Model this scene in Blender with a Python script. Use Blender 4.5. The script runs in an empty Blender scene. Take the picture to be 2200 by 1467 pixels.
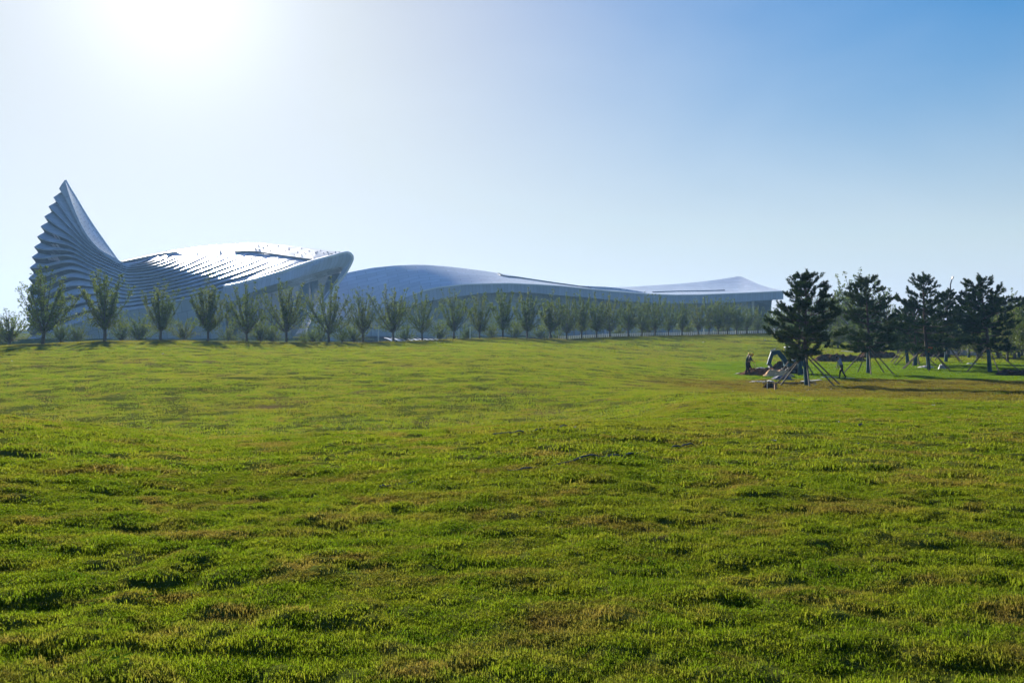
import bpy, bmesh, math, random
import numpy as np
from mathutils import Vector, Matrix, Quaternion

SC = bpy.context.scene
COL = SC.collection
F = 1727.0            # focal length in photo pixels (photo is 2200 wide)
EYE = 1.7
HOR = 705.0

# ------------------------------------------------------------------ camera
cam_d = bpy.data.cameras.new('camera')
cam_d.sensor_width = 36.0
cam_d.lens = F / 2200.0 * 36.0
cam_d.shift_y = -(733.5 - HOR) / 2200.0
cam_d.clip_start = 0.05
cam_d.clip_end = 6000
cam = bpy.data.objects.new('camera', cam_d)
cam.location = (0, 0, EYE)
cam.rotation_euler = (math.radians(90), 0, 0)
COL.objects.link(cam)
SC.camera = cam

# ------------------------------------------------------------------ sun and sky
SUN = Vector((-735.0, 1727.0, 760.0)).normalized()
sun_el = math.asin(SUN.z)
sun_az = math.atan2(SUN.x, SUN.y)
sd = bpy.data.lights.new('sun', 'SUN')
sd.energy = 5.0
sd.angle = math.radians(0.55)
sd.color = (1.0, 0.93, 0.82)
so = bpy.data.objects.new('sun', sd)
so.rotation_euler = (-SUN).to_track_quat('-Z', 'Y').to_euler()
so.location = (0, 0, 90)
COL.objects.link(so)

wd = bpy.data.worlds.new('World')
SC.world = wd
wd.use_nodes = True
wn = wd.node_tree.nodes
wl = wd.node_tree.links
bg = wn['Background']
sky = wn.new('ShaderNodeTexSky')
sky.sky_type = 'NISHITA'
sky.sun_disc = False
sky.sun_elevation = sun_el
sky.sun_rotation = sun_az
sky.altitude = 50
sky.air_density = 1.2
sky.dust_density = 0.7
sky.ozone_density = 2.0
# even grade of the whole dome: cooler white balance, deeper blue, soft shoulder round the sun
hsv = wn.new('ShaderNodeHueSaturation')
hsv.inputs['Saturation'].default_value = 1.75
hsv.inputs['Hue'].default_value = 0.526
wl.new(sky.outputs[0], hsv.inputs['Color'])
tint = wn.new('ShaderNodeVectorMath')
tint.operation = 'MULTIPLY'
tint.inputs[1].default_value = (1.0, 0.96, 1.05)
wl.new(hsv.outputs[0], tint.inputs[0])
sh1 = wn.new('ShaderNodeVectorMath')
sh1.operation = 'MULTIPLY_ADD'
sh1.inputs[1].default_value = (1 / 4.5,) * 3
sh1.inputs[2].default_value = (1, 1, 1)
wl.new(tint.outputs[0], sh1.inputs[0])
sh2 = wn.new('ShaderNodeVectorMath')
sh2.operation = 'DIVIDE'
wl.new(tint.outputs[0], sh2.inputs[0])
wl.new(sh1.outputs[0], sh2.inputs[1])
# the camera's cool white balance: nowhere is the sky yellower than white
spl = wn.new('ShaderNodeSeparateXYZ')
wl.new(sh2.outputs[0], spl.inputs[0])
mxa = wn.new('ShaderNodeMath')
mxa.operation = 'MAXIMUM'
wl.new(spl.outputs[0], mxa.inputs[0])
wl.new(spl.outputs[1], mxa.inputs[1])
mxb = wn.new('ShaderNodeMath')
mxb.operation = 'MAXIMUM'
wl.new(mxa.outputs[0], mxb.inputs[0])
wl.new(spl.outputs[2], mxb.inputs[1])
cmb = wn.new('ShaderNodeCombineXYZ')
wl.new(spl.outputs[0], cmb.inputs[0])
wl.new(spl.outputs[1], cmb.inputs[1])
wl.new(mxb.outputs[0], cmb.inputs[2])
wb = wn.new('ShaderNodeVectorMath')
wb.operation = 'MULTIPLY'
wb.inputs[1].default_value = (0.90, 0.99, 1.05)
wl.new(cmb.outputs[0], wb.inputs[0])
# faint uneven veils of high haze all round the sky
wtc = wn.new('ShaderNodeTexCoord')
wmp = wn.new('ShaderNodeMapping')
wmp.inputs['Scale'].default_value = (1.0, 1.0, 2.2)
wl.new(wtc.outputs['Generated'], wmp.inputs['Vector'])
wno = wn.new('ShaderNodeTexNoise')
wno.inputs['Scale'].default_value = 2.6
wno.inputs['Detail'].default_value = 4.0
wno.inputs['Roughness'].default_value = 0.5
wno.inputs['Distortion'].default_value = 0.6
wl.new(wmp.outputs[0], wno.inputs['Vector'])
wmr = wn.new('ShaderNodeMapRange')
wmr.inputs['From Min'].default_value = 0.3
wmr.inputs['From Max'].default_value = 0.7
wmr.inputs['To Min'].default_value = 0.0
wmr.inputs['To Max'].default_value = 0.10
wl.new(wno.outputs[0], wmr.inputs['Value'])
veil = wn.new('ShaderNodeMix')
veil.data_type = 'RGBA'
wl.new(wmr.outputs[0], veil.inputs[0])
wl.new(wb.outputs[0], veil.inputs[6])
veil.inputs[7].default_value = (3.6, 3.9, 4.2, 1)
# paler air low down, the same in every direction, and the aureole the haze makes round the sun
wnz = wn.new('ShaderNodeVectorMath')
wnz.operation = 'NORMALIZE'
wl.new(wtc.outputs['Generated'], wnz.inputs[0])
wsz = wn.new('ShaderNodeSeparateXYZ')
wl.new(wnz.outputs[0], wsz.inputs[0])


def wmath(op, a, b=0.0):
    n = wn.new('ShaderNodeMath')
    n.operation = op
    for k_, v_ in enumerate((a, b)):
        if isinstance(v_, (int, float)):
            n.inputs[k_].default_value = v_
        else:
            wl.new(v_, n.inputs[k_])
    return n.outputs[0]


low = wmath('MULTIPLY', wmath('POWER', wmath('SUBTRACT', 1.0, wmath('ABSOLUTE', wsz.outputs[2])), 6.0), 0.42)
lowmix = wn.new('ShaderNodeMix')
lowmix.data_type = 'RGBA'
wl.new(low, lowmix.inputs[0])
wl.new(veil.outputs[2], lowmix.inputs[6])
lowmix.inputs[7].default_value = (3.35, 3.65, 3.95, 1)
wdot = wn.new('ShaderNodeVectorMath')
wdot.operation = 'DOT_PRODUCT'
wl.new(wnz.outputs[0], wdot.inputs[0])
wdot.inputs[1].default_value = tuple(SUN)
aur = wmath('MULTIPLY', wmath('POWER', wmath('MAXIMUM', wdot.outputs['Value'], 0.0), 170.0), 1.3)
aadd = wn.new('ShaderNodeVectorMath')
aadd.operation = 'ADD'
acmb = wn.new('ShaderNodeCombineXYZ')
for k_ in range(3):
    wl.new(aur, acmb.inputs[k_])
wl.new(lowmix.outputs[2], aadd.inputs[0])
wl.new(acmb.outputs[0], aadd.inputs[1])
wl.new(aadd.outputs[0], bg.inputs[0])
bg.inputs[1].default_value = 0.1
SC.view_settings.view_transform = 'Standard'
SC.view_settings.look = 'None'
SC.view_settings.exposure = 1.3
SC.view_settings.gamma = 1.0
HAZE_DENSITY = 0.00024
HAZE_ANISO = 0.3

try:
    SC.cycles.use_denoising = True
    SC.cycles.denoiser = 'OPENIMAGEDENOISE'
    SC.cycles.use_adaptive_sampling = True
    SC.cycles.adaptive_threshold = 0.02
    SC.cycles.max_bounces = 6
    SC.cycles.diffuse_bounces = 2
    SC.cycles.glossy_bounces = 2
    SC.cycles.transmission_bounces = 4
    SC.cycles.transparent_max_bounces = 6
    SC.cycles.volume_bounces = 1
    SC.cycles.sample_clamp_indirect = 6.0
except Exception:
    pass


def W(u, v, Y):
    """place at pixel column u, row v of the survey photo and real distance Y"""
    return Vector(((u - 1100.0) / F * Y, Y, EYE - (v - HOR) / F * Y))


# ------------------------------------------------------------------ materials
def new_mat(name):
    m = bpy.data.materials.new(name)
    m.use_nodes = True
    nt = m.node_tree
    return m, nt, nt.nodes, nt.links, nt.nodes['Principled BSDF']


def noise(nt, scale, detail=4.0, rough=0.55, vec=None, dist=0.0):
    n = nt.nodes.new('ShaderNodeTexNoise')
    n.inputs['Scale'].default_value = scale
    n.inputs['Detail'].default_value = detail
    n.inputs['Roughness'].default_value = rough
    n.inputs['Distortion'].default_value = dist
    if vec is not None:
        nt.links.new(vec, n.inputs['Vector'])
    return n


def ramp(nt, fac, stops):
    r = nt.nodes.new('ShaderNodeValToRGB')
    el = r.color_ramp.elements
    while len(el) < len(stops):
        el.new(0.5)
    for e, (p, c) in zip(el, stops):
        e.position = p
        e.color = (c[0], c[1], c[2], 1)
    nt.links.new(fac, r.inputs[0])
    return r


def mixc(nt, fac, a, b, mode='MIX'):
    n = nt.nodes.new('ShaderNodeMix')
    n.data_type = 'RGBA'
    n.blend_type = mode
    for sock, val in ((n.inputs[0], fac), (n.inputs[6], a), (n.inputs[7], b)):
        if isinstance(val, (int, float)):
            sock.default_value = val
        elif isinstance(val, tuple):
            sock.default_value = (val[0], val[1], val[2], 1)
        else:
            nt.links.new(val, sock)
    return n.outputs[2]


def plain(name, col, rough=0.6, metal=0.0, spec=0.18, var=0.18, scale=3.0, bump=0.0):
    """one colour with uneven grain"""
    m, nt, N, L, p = new_mat(name)
    tc = N.new('ShaderNodeTexCoord')
    n = noise(nt, scale, 5, 0.6, tc.outputs['Object'])
    lo = tuple(c * (1 - var) for c in col)
    hi = tuple(min(1, c * (1 + var)) for c in col)
    r = ramp(nt, n.outputs[0], [(0.3, lo), (0.7, hi)])
    L.new(r.outputs[0], p.inputs['Base Color'])
    p.inputs['Roughness'].default_value = rough
    p.inputs['Metallic'].default_value = metal
    p.inputs['Specular IOR Level'].default_value = spec
    if bump:
        b = N.new('ShaderNodeBump')
        b.inputs['Strength'].default_value = bump
        L.new(n.outputs[0], b.inputs['Height'])
        L.new(b.outputs[0], p.inputs['Normal'])
    return m


def panel_mat(name, col, rough, metal, pw, ph, joint=0.55, var=0.10, spec=0.5):
    """sheet cladding: UV in metres, thin joints, sheet-to-sheet tone shifts"""
    m, nt, N, L, p = new_mat(name)
    uv = N.new('ShaderNodeUVMap')
    br = N.new('ShaderNodeTexBrick')
    br.offset = 0.5
    br.inputs['Scale'].default_value = 1.0
    br.inputs['Brick Width'].default_value = pw
    br.inputs['Row Height'].default_value = ph
    br.inputs['Mortar Size'].default_value = 0.05 if pw < 1.3 else 0.11
    br.inputs['Mortar Smooth'].default_value = 0.2
    lo = tuple(c * (1 - var) for c in col)
    hi = tuple(min(1, c * (1 + var)) for c in col)
    br.inputs['Color1'].default_value = (*lo, 1)
    br.inputs['Color2'].default_value = (*hi, 1)
    br.inputs['Mortar'].default_value = (col[0] * joint, col[1] * joint, col[2] * joint, 1)
    L.new(uv.outputs[0], br.inputs['Vector'])
    n = noise(nt, 0.25, 6, 0.6, uv.outputs[0])
    c = mixc(nt, 0.25, br.outputs[0], ramp(nt, n.outputs[0], [(0.3, lo), (0.7, hi)]).outputs[0], 'MIX')
    L.new(c, p.inputs['Base Color'])
    mr = N.new('ShaderNodeMapRange')
    mr.inputs['To Min'].default_value = rough - 0.06
    mr.inputs['To Max'].default_value = rough + 0.08
    L.new(n.outputs[0], mr.inputs['Value'])
    L.new(mr.outputs[0], p.inputs['Roughness'])
    p.inputs['Metallic'].default_value = metal
    p.inputs['Specular IOR Level'].default_value = spec
    b = N.new('ShaderNodeBump')
    b.inputs['Strength'].default_value = 0.25
    b.inputs['Distance'].default_value = 0.04
    inv = N.new('ShaderNodeMath')
    inv.operation = 'SUBTRACT'
    inv.inputs[0].default_value = 1.0
    L.new(br.outputs['Fac'], inv.inputs[1])
    L.new(inv.outputs[0], b.inputs['Height'])
    L.new(b.outputs[0], p.inputs['Normal'])
    return m


def leaf_mat(name, c1, c2, c3, trans=0.45, scale=1.2, gloss=0.02, wscale=0.2):
    """leaf blades: diffuse + light passing through, tones by place"""
    m, nt, N, L, p = new_mat(name)
    N.remove(p)
    out = N['Material Output']
    g = N.new('ShaderNodeNewGeometry')
    n1 = noise(nt, scale, 3, 0.6, g.outputs['Position'])
    n2 = noise(nt, wscale, 3, 0.6, g.outputs['Position'])
    a = ramp(nt, n1.outputs[0], [(0.32, c1), (0.62, c2)])
    mr = N.new('ShaderNodeMapRange')
    mr.inputs['From Min'].default_value = 0.48
    mr.inputs['From Max'].default_value = 0.66
    L.new(n2.outputs[0], mr.inputs['Value'])
    c = mixc(nt, mr.outputs[0], a.outputs[0], c3)
    d = N.new('ShaderNodeBsdfDiffuse')
    t = N.new('ShaderNodeBsdfTranslucent')
    L.new(c, d.inputs[0])
    tcol = mixc(nt, 1.0, c, (1.25, 1.15, 0.6), 'MULTIPLY')
    L.new(tcol, t.inputs[0])
    mx = N.new('ShaderNodeMixShader')
    mx.inputs[0].default_value = trans
    L.new(d.outputs[0], mx.inputs[1])
    L.new(t.outputs[0], mx.inputs[2])
    gl = N.new('ShaderNodeBsdfGlossy')
    gl.inputs['Roughness'].default_value = 0.6
    gl.inputs['Color'].default_value = (0.8, 0.85, 0.8, 1)
    fr = N.new('ShaderNodeFresnel')
    fr.inputs[0].default_value = 1.35
    mul = N.new('ShaderNodeMath')
    mul.operation = 'MULTIPLY'
    mul.inputs[1].default_value = gloss * 4
    L.new(fr.outputs[0], mul.inputs[0])
    m2 = N.new('ShaderNodeMixShader')
    L.new(mul.outputs[0], m2.inputs[0])
    L.new(mx.outputs[0], m2.inputs[1])
    L.new(gl.outputs[0], m2.inputs[2])
    L.new(m2.outputs[0], out.inputs[0])
    return m


M = {}
M['cladding'] = panel_mat('white_cladding', (0.37, 0.42, 0.53), 0.26, 0.0, 3.4, 2.2, 0.6, 0.14, 0.07)
M['roofsheet'] = panel_mat('roof_sheet', (0.48, 0.50, 0.56), 0.24, 0.0, 7.0, 2.4, 0.6, 0.12, 0.06)
M['flank'] = panel_mat('flank_glass_panel', (0.32, 0.39, 0.50), 0.22, 0.1, 2.2, 2.2, 0.35, 0.14)
M['soffit'] = panel_mat('soffit_board', (0.42, 0.43, 0.45), 0.6, 0.0, 1.8, 1.8)
M['fascia'] = panel_mat('fascia_sheet', (0.36, 0.42, 0.56), 0.45, 0.0, 1.2, 6.0)
M['darkwall'] = panel_mat('dark_wall_panel', (0.20, 0.25, 0.28), 0.4, 0.1, 2.4, 3.0)
M['recess'] = plain('shade_dark_soffit', (0.035, 0.045, 0.06), 0.35, var=0.2)  # near-black tone deepens the shade between louvre bands
M['windowglass'] = plain('blue_window_glass', (0.14, 0.22, 0.32), 0.12, 0.0, 0.8, 0.2)
M['glass'] = plain('tinted_glass', (0.10, 0.15, 0.20), 0.08, 0.0, 0.8, 0.2)
M['mullion'] = plain('dark_mullion', (0.06, 0.07, 0.09), 0.4)
M['podium'] = panel_mat('podium_panel', (0.36, 0.41, 0.47), 0.5, 0.1, 50, 50)
M['white'] = plain('white_paint', (0.72, 0.73, 0.74), 0.4, var=0.08)
M['darkmetal'] = plain('dark_grey_metal', (0.09, 0.10, 0.12), 0.5)
M['bark'] = plain('grey_bark', (0.10, 0.085, 0.07), 0.9, var=0.4, scale=9, bump=0.6)
M['pinebark'] = plain('pine_bark', (0.07, 0.05, 0.04), 0.95, var=0.4, scale=8, bump=0.8)
M['wrap'] = plain('blue_green_trunk_wrap', (0.018, 0.06, 0.075), 0.8, var=0.3, scale=6)
M['pole'] = plain('timber_pole', (0.13, 0.11, 0.08), 0.85, var=0.35, scale=7)
M['leaf'] = leaf_mat('broad_leaf', (0.050, 0.085, 0.016), (0.095, 0.145, 0.022), (0.11, 0.14, 0.026), 0.44, 0.9)
M['needle'] = leaf_mat('pine_needle', (0.016, 0.038, 0.010), (0.034, 0.066, 0.015), (0.038, 0.06, 0.017), 0.2, 1.4, 0.006)
M['shrub'] = leaf_mat('shrub_leaf', (0.03, 0.06, 0.015), (0.06, 0.10, 0.025), (0.08, 0.09, 0.03), 0.35, 0.9)


# ------------------------------------------------------------------ mesh helpers
def link(o, parent=None):
    COL.objects.link(o)
    if parent is not None:
        o.parent = parent
    return o


def mesh_obj(name, verts, faces, mat, parent=None, smooth=False, uvs=None):
    me = bpy.data.meshes.new(name)
    me.from_pydata([tuple(v) for v in verts], [], faces)
    if uvs is not None:
        lay = me.uv_layers.new(name='UVMap')
        idx = np.empty(len(me.loops), dtype=np.int32)
        me.loops.foreach_get('vertex_index', idx)
        lay.data.foreach_set('uv', np.asarray(uvs, dtype=np.float32)[idx].ravel())
    if mat is not None:
        me.materials.append(M[mat] if isinstance(mat, str) else mat)
    if smooth:
        me.shade_smooth()
    me.update()
    return link(bpy.data.objects.new(name, me), parent)


def empty(name, loc=(0, 0, 0), rz=0.0):
    o = bpy.data.objects.new(name, None)
    o.location = loc
    o.rotation_euler = (0, 0, rz)
    o.empty_display_size = 0.5
    COL.objects.link(o)
    return o


def tag(o, label=None, cat=None, group=None, kind=None):
    if label:
        o['label'] = label
    if cat:
        o['category'] = cat
    if group:
        o['group'] = group
    if kind:
        o['kind'] = kind
    return o


class MB:
    """collects faces for one mesh"""
    def __init__(self):
        self.v = []
        self.f = []
        self.uv = []

    def add(self, vs, fs, uvs=None):
        b = len(self.v)
        self.v += [tuple(x) for x in vs]
        self.uv += list(uvs) if uvs is not None else [(0.3, 0.3)] * len(vs)
        self.f += [tuple(i + b for i in f) for f in fs]

    def box(self, c, s, rot=None):
        hx, hy, hz = s[0] / 2, s[1] / 2, s[2] / 2
        vs = [Vector((x, y, z)) for x in (-hx, hx) for y in (-hy, hy) for z in (-hz, hz)]
        if rot is not None:
            vs = [rot @ v for v in vs]
        c = Vector(c)
        self.add([v + c for v in vs], [(0, 1, 3, 2), (4, 6, 7, 5), (0, 4, 5, 1), (2, 3, 7, 6), (0, 2, 6, 4), (1, 5, 7, 3)])

    def tube(self, pts, radii, n=8, cap=True):
        pts = [Vector(p) for p in pts]
        if isinstance(radii, (int, float)):
            radii = [radii] * len(pts)
        vs = []
        prev = None
        for i, p in enumerate(pts):
            d = (pts[min(i + 1, len(pts) - 1)] - pts[max(i - 1, 0)])
            if d.length < 1e-9:
                d = Vector((0, 0, 1))
            d.normalize()
            if prev is None:
                a = d.cross(Vector((0, 0, 1)))
                if a.length < 0.05:
                    a = d.cross(Vector((1, 0, 0)))
            else:
                a = prev - d * prev.dot(d)
                if a.length < 1e-6:
                    a = d.cross(Vector((1, 0, 0)))
            a.normalize()
            prev = a
            b = d.cross(a)
            for k in range(n):
                t = 2 * math.pi * k / n
                vs.append(p + (a * math.cos(t) + b * math.sin(t)) * radii[i])
        fs = []
        for i in range(len(pts) - 1):
            for k in range(n):
                k2 = (k + 1) % n
                fs.append((i * n + k, i * n + k2, (i + 1) * n + k2, (i + 1) * n + k))
        if cap:
            fs.append(tuple(range(n - 1, -1, -1)))
            fs.append(tuple((len(pts) - 1) * n + k for k in range(n)))
        self.add(vs, fs)

    def beam(self, pts, wid, hei):
        """flat bar of rectangular section along pts, wid across and hei up"""
        pts = [Vector(p) for p in pts]
        vs = []
        for i, p in enumerate(pts):
            d = (pts[min(i + 1, len(pts) - 1)] - pts[max(i - 1, 0)]).normalized()
            a = d.cross(Vector((0, 0, 1)))
            if a.length < 1e-4:
                a = Vector((1, 0, 0))
            a.normalize()
            b = a.cross(d)
            w2, h2 = wid / 2, hei / 2
            for sx, sy in ((-1, -1), (1, -1), (1, 1), (-1, 1)):
                vs.append(p + a * sx * w2 + b * sy * h2)
        fs = [(3, 2, 1, 0)]
        for i in range(len(pts) - 1):
            for k in range(4):
                k2 = (k + 1) % 4
                fs.append((i * 4 + k, i * 4 + k2, i * 4 + 4 + k2, i * 4 + 4 + k))
        e = (len(pts) - 1) * 4
        fs.append((e, e + 1, e + 2, e + 3))
        self.add(vs, fs)

    def grid(self, rows, flip=False):
        """rows: list of equal-length point lists; UV in metres"""
        nr, nc = len(rows), len(rows[0])
        vs = [Vector(p) for r in rows for p in r]
        uv = []
        vacc = [0.0] * nc
        for i in range(nr):
            acc = 0.0
            for j in range(nc):
                if j:
                    acc += (Vector(rows[i][j]) - Vector(rows[i][j - 1])).length
                if i:
                    vacc[j] += (Vector(rows[i][j]) - Vector(rows[i - 1][j])).length
                uv.append((acc, vacc[j]))
        fs = []
        for i in range(nr - 1):
            for j in range(nc - 1):
                q = (i * nc + j, i * nc + j + 1, (i + 1) * nc + j + 1, (i + 1) * nc + j)
                fs.append(q[::-1] if flip else q)
        self.add(vs, fs, uv)

    def build(self, name, mat, parent=None, smooth=False):
        return mesh_obj(name, self.v, self.f, mat, parent, smooth, self.uv)


def interp(x, pts):
    xs = [p[0] for p in pts]
    ys = [p[1] for p in pts]
    return float(np.interp(x, xs, ys))


def catmull(pts, n):
    """n samples through 2-D or 3-D control points, even by chord length (centripetal-like via pchip on chord)"""
    P = np.array([tuple(p) for p in pts], dtype=float)
    d = np.r_[0, np.cumsum(np.sqrt((np.diff(P, axis=0) ** 2).sum(1)))]
    t = np.linspace(0, d[-1], n)
    out = np.empty((n, P.shape[1]))
    h = np.diff(d)
    for c in range(P.shape[1]):
        y = P[:, c]
        dl = np.diff(y) / h
        m = np.zeros(len(y))
        m[0], m[-1] = dl[0], dl[-1]
        for i in range(1, len(y) - 1):
            m[i] = (dl[i - 1] * h[i] + dl[i] * h[i - 1]) / (h[i] + h[i - 1])
        k = np.clip(np.searchsorted(d, t, side='right') - 1, 0, len(h) - 1)
        s = (t - d[k]) / h[k]
        out[:, c] = ((2 * s**3 - 3 * s**2 + 1) * y[k] + (s**3 - 2 * s**2 + s) * h[k] * m[k]
                     + (-2 * s**3 + 3 * s**2) * y[k + 1] + (s**3 - s**2) * h[k] * m[k + 1])
    return out


def sstep(a, b, x):
    t = np.clip((x - a) / (b - a), 0, 1)
    return t * t * (3 - 2 * t)


# ------------------------------------------------------------------ terrain
_rs = np.random.RandomState(11)
_LAT = _rs.rand(8, 256, 256)


def vnoise(x, y, ch):
    """value noise 0..1, period 256"""
    xi = np.floor(x).astype(int)
    yi = np.floor(y).astype(int)
    fx = x - xi
    fy = y - yi
    fx = fx * fx * fx * (fx * (fx * 6 - 15) + 10)
    fy = fy * fy * fy * (fy * (fy * 6 - 15) + 10)
    T = _LAT[ch]
    a = T[xi % 256, yi % 256]
    b = T[(xi + 1) % 256, yi % 256]
    c = T[xi % 256, (yi + 1) % 256]
    d = T[(xi + 1) % 256, (yi + 1) % 256]
    return (a * (1 - fx) + b * fx) * (1 - fy) + (c * (1 - fx) + d * fx) * fy


def row_dist(u):
    return np.clip(152.8 / np.maximum(1.195 - (u - 1100.0) / F, 0.3), 70, 185)


CREST = [(-800, 742), (0, 738), (92, 736), (225, 729), (345, 728), (447, 730), (615, 733), (706, 734), (800, 734), (907, 729),
         (1000, 726), (1080, 723), (1130, 725), (1215, 727), (1300, 722), (1400, 719), (1500, 717), (1640, 713), (1700, 714),
         (1780, 724), (1850, 736), (2000, 747), (2200, 752), (3000, 756)]
MOUND = [(-800, 880), (0, 891), (200, 911), (420, 941), (600, 936), (850, 926), (1050, 908), (1280, 890), (1500, 885), (3000, 885)]


def terrain(X, Y, bumps=True):
    X = np.asarray(X, dtype=float)
    Y = np.asarray(Y, dtype=float)
    R = np.sqrt(X * X + Y * Y) + 1e-6
    th = np.arctan2(X, Y)
    lim = math.radians(46)
    thc = np.clip(th, -lim, lim)
    u = 1100 + F * np.tan(thc)
    yd = R * np.cos(thc)
    D = row_dist(u)
    zc = EYE - (np.interp(u, *zip(*CREST)) - HOR) / F * D
    zf = EYE - (np.interp(u, *zip(*MOUND)) - HOR) / F * 13.0
    one = np.ones_like(yd)
    left = [(0 * one, 0 * one), (6 * one, 0 * one), (13 * one, zf), (17 * one, zf - 0.62), (22 * one, -1.5 + 0 * zf), (27.5 * one, -1.95 * one),
            (34 * one, -1.93 * one), (45 * one, -1.45 * one), (D * 0.8, -1.45 + (zc + 1.45) * 0.66), (D * 0.97, zc), (D + 2, zc - 0.05),
            (D + 14, zc - 1.1), (D + 60, -1.0 * one), (5000 * one, -1.0 * one)]
    right = [(0 * one, 0 * one), (6 * one, 0 * one), (13 * one, 0.0 * one), (20 * one, -0.40 * one), (30 * one, -0.98 * one), (40 * one, -1.55 * one),
             (48 * one, -1.98 * one), (53 * one, -2.1 * one), (80 * one, -2.1 * one), (100 * one, -1.95 * one), (D * 0.85, -1.9 + (zc + 1.9) * 0.75),
             (D * 0.97, zc), (D + 2, zc - 0.05), (D + 14, zc - 1.1), (5000 * one, -1.0 * one)]

    def ev(kn, q):
        z = kn[0][1] + 0 * q
        for (a, za), (b, zb) in zip(kn[:-1], kn[1:]):
            t = np.clip((q - a) / np.maximum(b - a, 1e-3), 0, 1)
            z = np.where(q > a, za + (zb - za) * t, z)
        return z
    w = sstep(1120, 1560, u)
    z = 0 * yd
    for dlt in (-0.09, -0.045, 0, 0.045, 0.09):
        q = yd * (1 + dlt)
        z = z + ((1 - w) * ev(left, q) + w * ev(right, q)) / 5
    # soft roll of the lawn
    far = sstep(14, 30, yd) * (1 - sstep(110, 200, yd))
    z = z + (vnoise(X / 9 + 40, Y / 9, 0) - 0.5) * 0.16 * far
    z = z + (vnoise(X / 3.4 + 7, Y / 2.6, 1) - 0.5) * 0.10 * (1 - sstep(120, 200, yd))
    if bumps:
        near = (1 - sstep(22, 48, yd))
        wx = X + 0.25 * (vnoise(X * 2, Y * 2, 6) - 0.5)
        b1 = vnoise(wx / 0.62, Y / 0.40 + 9, 2)
        b2 = vnoise(wx / 0.27 + 31, Y / 0.19, 3)
        b3 = vnoise(wx / 0.12, Y / 0.10 + 3, 4)
        amp = 0.6 + 0.8 * vnoise(X / 2.1, Y / 1.7, 5)
        z = z + near * amp * (0.050 * (np.abs(2 * b1 - 1) - 0.4) + 0.046 * (np.abs(2 * b2 - 1) - 0.4) + 0.02 * (b3 - 0.5))
        mid = sstep(10, 26, yd) * (1 - sstep(120, 190, yd))
        m1 = vnoise(X / 1.5 + 3, Y / 0.8, 6)
        m2 = vnoise(X / 3.2 + 50, Y / 1.6 + 7, 7)
        z = z + mid * (0.10 * (m1 - 0.5) + 0.08 * (m2 - 0.5))
    return z


def tz(x, y, bumps=False):
    return float(terrain(np.array([x]), np.array([y]), bumps)[0])


def ground_at(u, v, y0=3.0, y1=240.0):
    """first meeting of the line of sight (u, v) with the ground"""
    ys = np.geomspace(y0, y1, 1500)
    zz = EYE - (v - HOR) / F * ys
    g = terrain((u - 1100) / F * ys, ys, False)
    k = np.argmax(g >= zz)
    if g[k] < zz[k]:
        k = len(ys) - 1
    y = ys[k]
    return Vector(((u - 1100) / F * y, y, g[k]))


def zones(nt, c, k=1.0):
    """dry bank before the pine bed and lush new turf round the pines, by place on the ground"""
    N, L = nt.nodes, nt.links
    g = N.new('ShaderNodeNewGeometry')
    sp = N.new('ShaderNodeSeparateXYZ')
    L.new(g.outputs['Position'], sp.inputs[0])
    wob = noise(nt, 0.35, 4, 0.6, g.outputs['Position'])

    def math_(op, a_, b_):
        n = N.new('ShaderNodeMath')
        n.operation = op
        for s_, v in zip(n.inputs, (a_, b_)):
            if isinstance(v, (int, float)):
                s_.default_value = v
            else:
                L.new(v, s_)
        return n.outputs[0]

    def ss(v, a_, b_):
        n = N.new('ShaderNodeMapRange')
        n.interpolation_type = 'SMOOTHSTEP'
        n.inputs['From Min'].default_value = a_
        n.inputs['From Max'].default_value = b_
        L.new(v, n.inputs['Value'])
        return n.outputs[0]
    y = math_('ADD', sp.outputs[1], math_('MULTIPLY', math_('SUBTRACT', wob.outputs[0], 0.5), 9.0))
    x = math_('ADD', sp.outputs[0], math_('MULTIPLY', math_('SUBTRACT', wob.outputs[0], 0.5), 8.0))
    bank = math_('MULTIPLY', math_('MULTIPLY', ss(y, 27, 33), math_('SUBTRACT', 1.0, ss(y, 57, 60))), ss(x, 7, 13))
    # dry worn strip along the foot of the tree row
    dist = math_('SUBTRACT', math_('MULTIPLY', math_('ADD', x, 50.0), 0.642), math_('MULTIPLY', math_('SUBTRACT', y, 86.0), 0.767))
    worn = math_('MULTIPLY', ss(dist, -3, 0), math_('SUBTRACT', 1.0, ss(dist, 5, 14)))
    lush = math_('MULTIPLY', math_('MULTIPLY', ss(y, 57.5, 60.5), math_('SUBTRACT', 1.0, ss(y, 82, 92))), ss(x, 16, 20))
    n5 = noise(nt, 1.3, 4, 0.6, g.outputs['Position'])
    dry = ramp(nt, n5.outputs[0], [(0.35, (0.085 * k, 0.06 * k, 0.016 * k)), (0.65, (0.165 * k, 0.135 * k, 0.028 * k))])
    c = mixc(nt, math_('MULTIPLY', worn, 0.6), c, dry.outputs[0])
    spot = ss(noise(nt, 0.55, 4, 0.65, g.outputs['Position']).outputs[0], 0.30, 0.50)
    c = mixc(nt, math_('MULTIPLY', math_('MULTIPLY', bank, spot), 0.9), c, dry.outputs[0])
    c = mixc(nt, math_('MULTIPLY', lush, 0.8), c, (0.095 * k, 0.180 * k, 0.010 * k))
    return c


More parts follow.
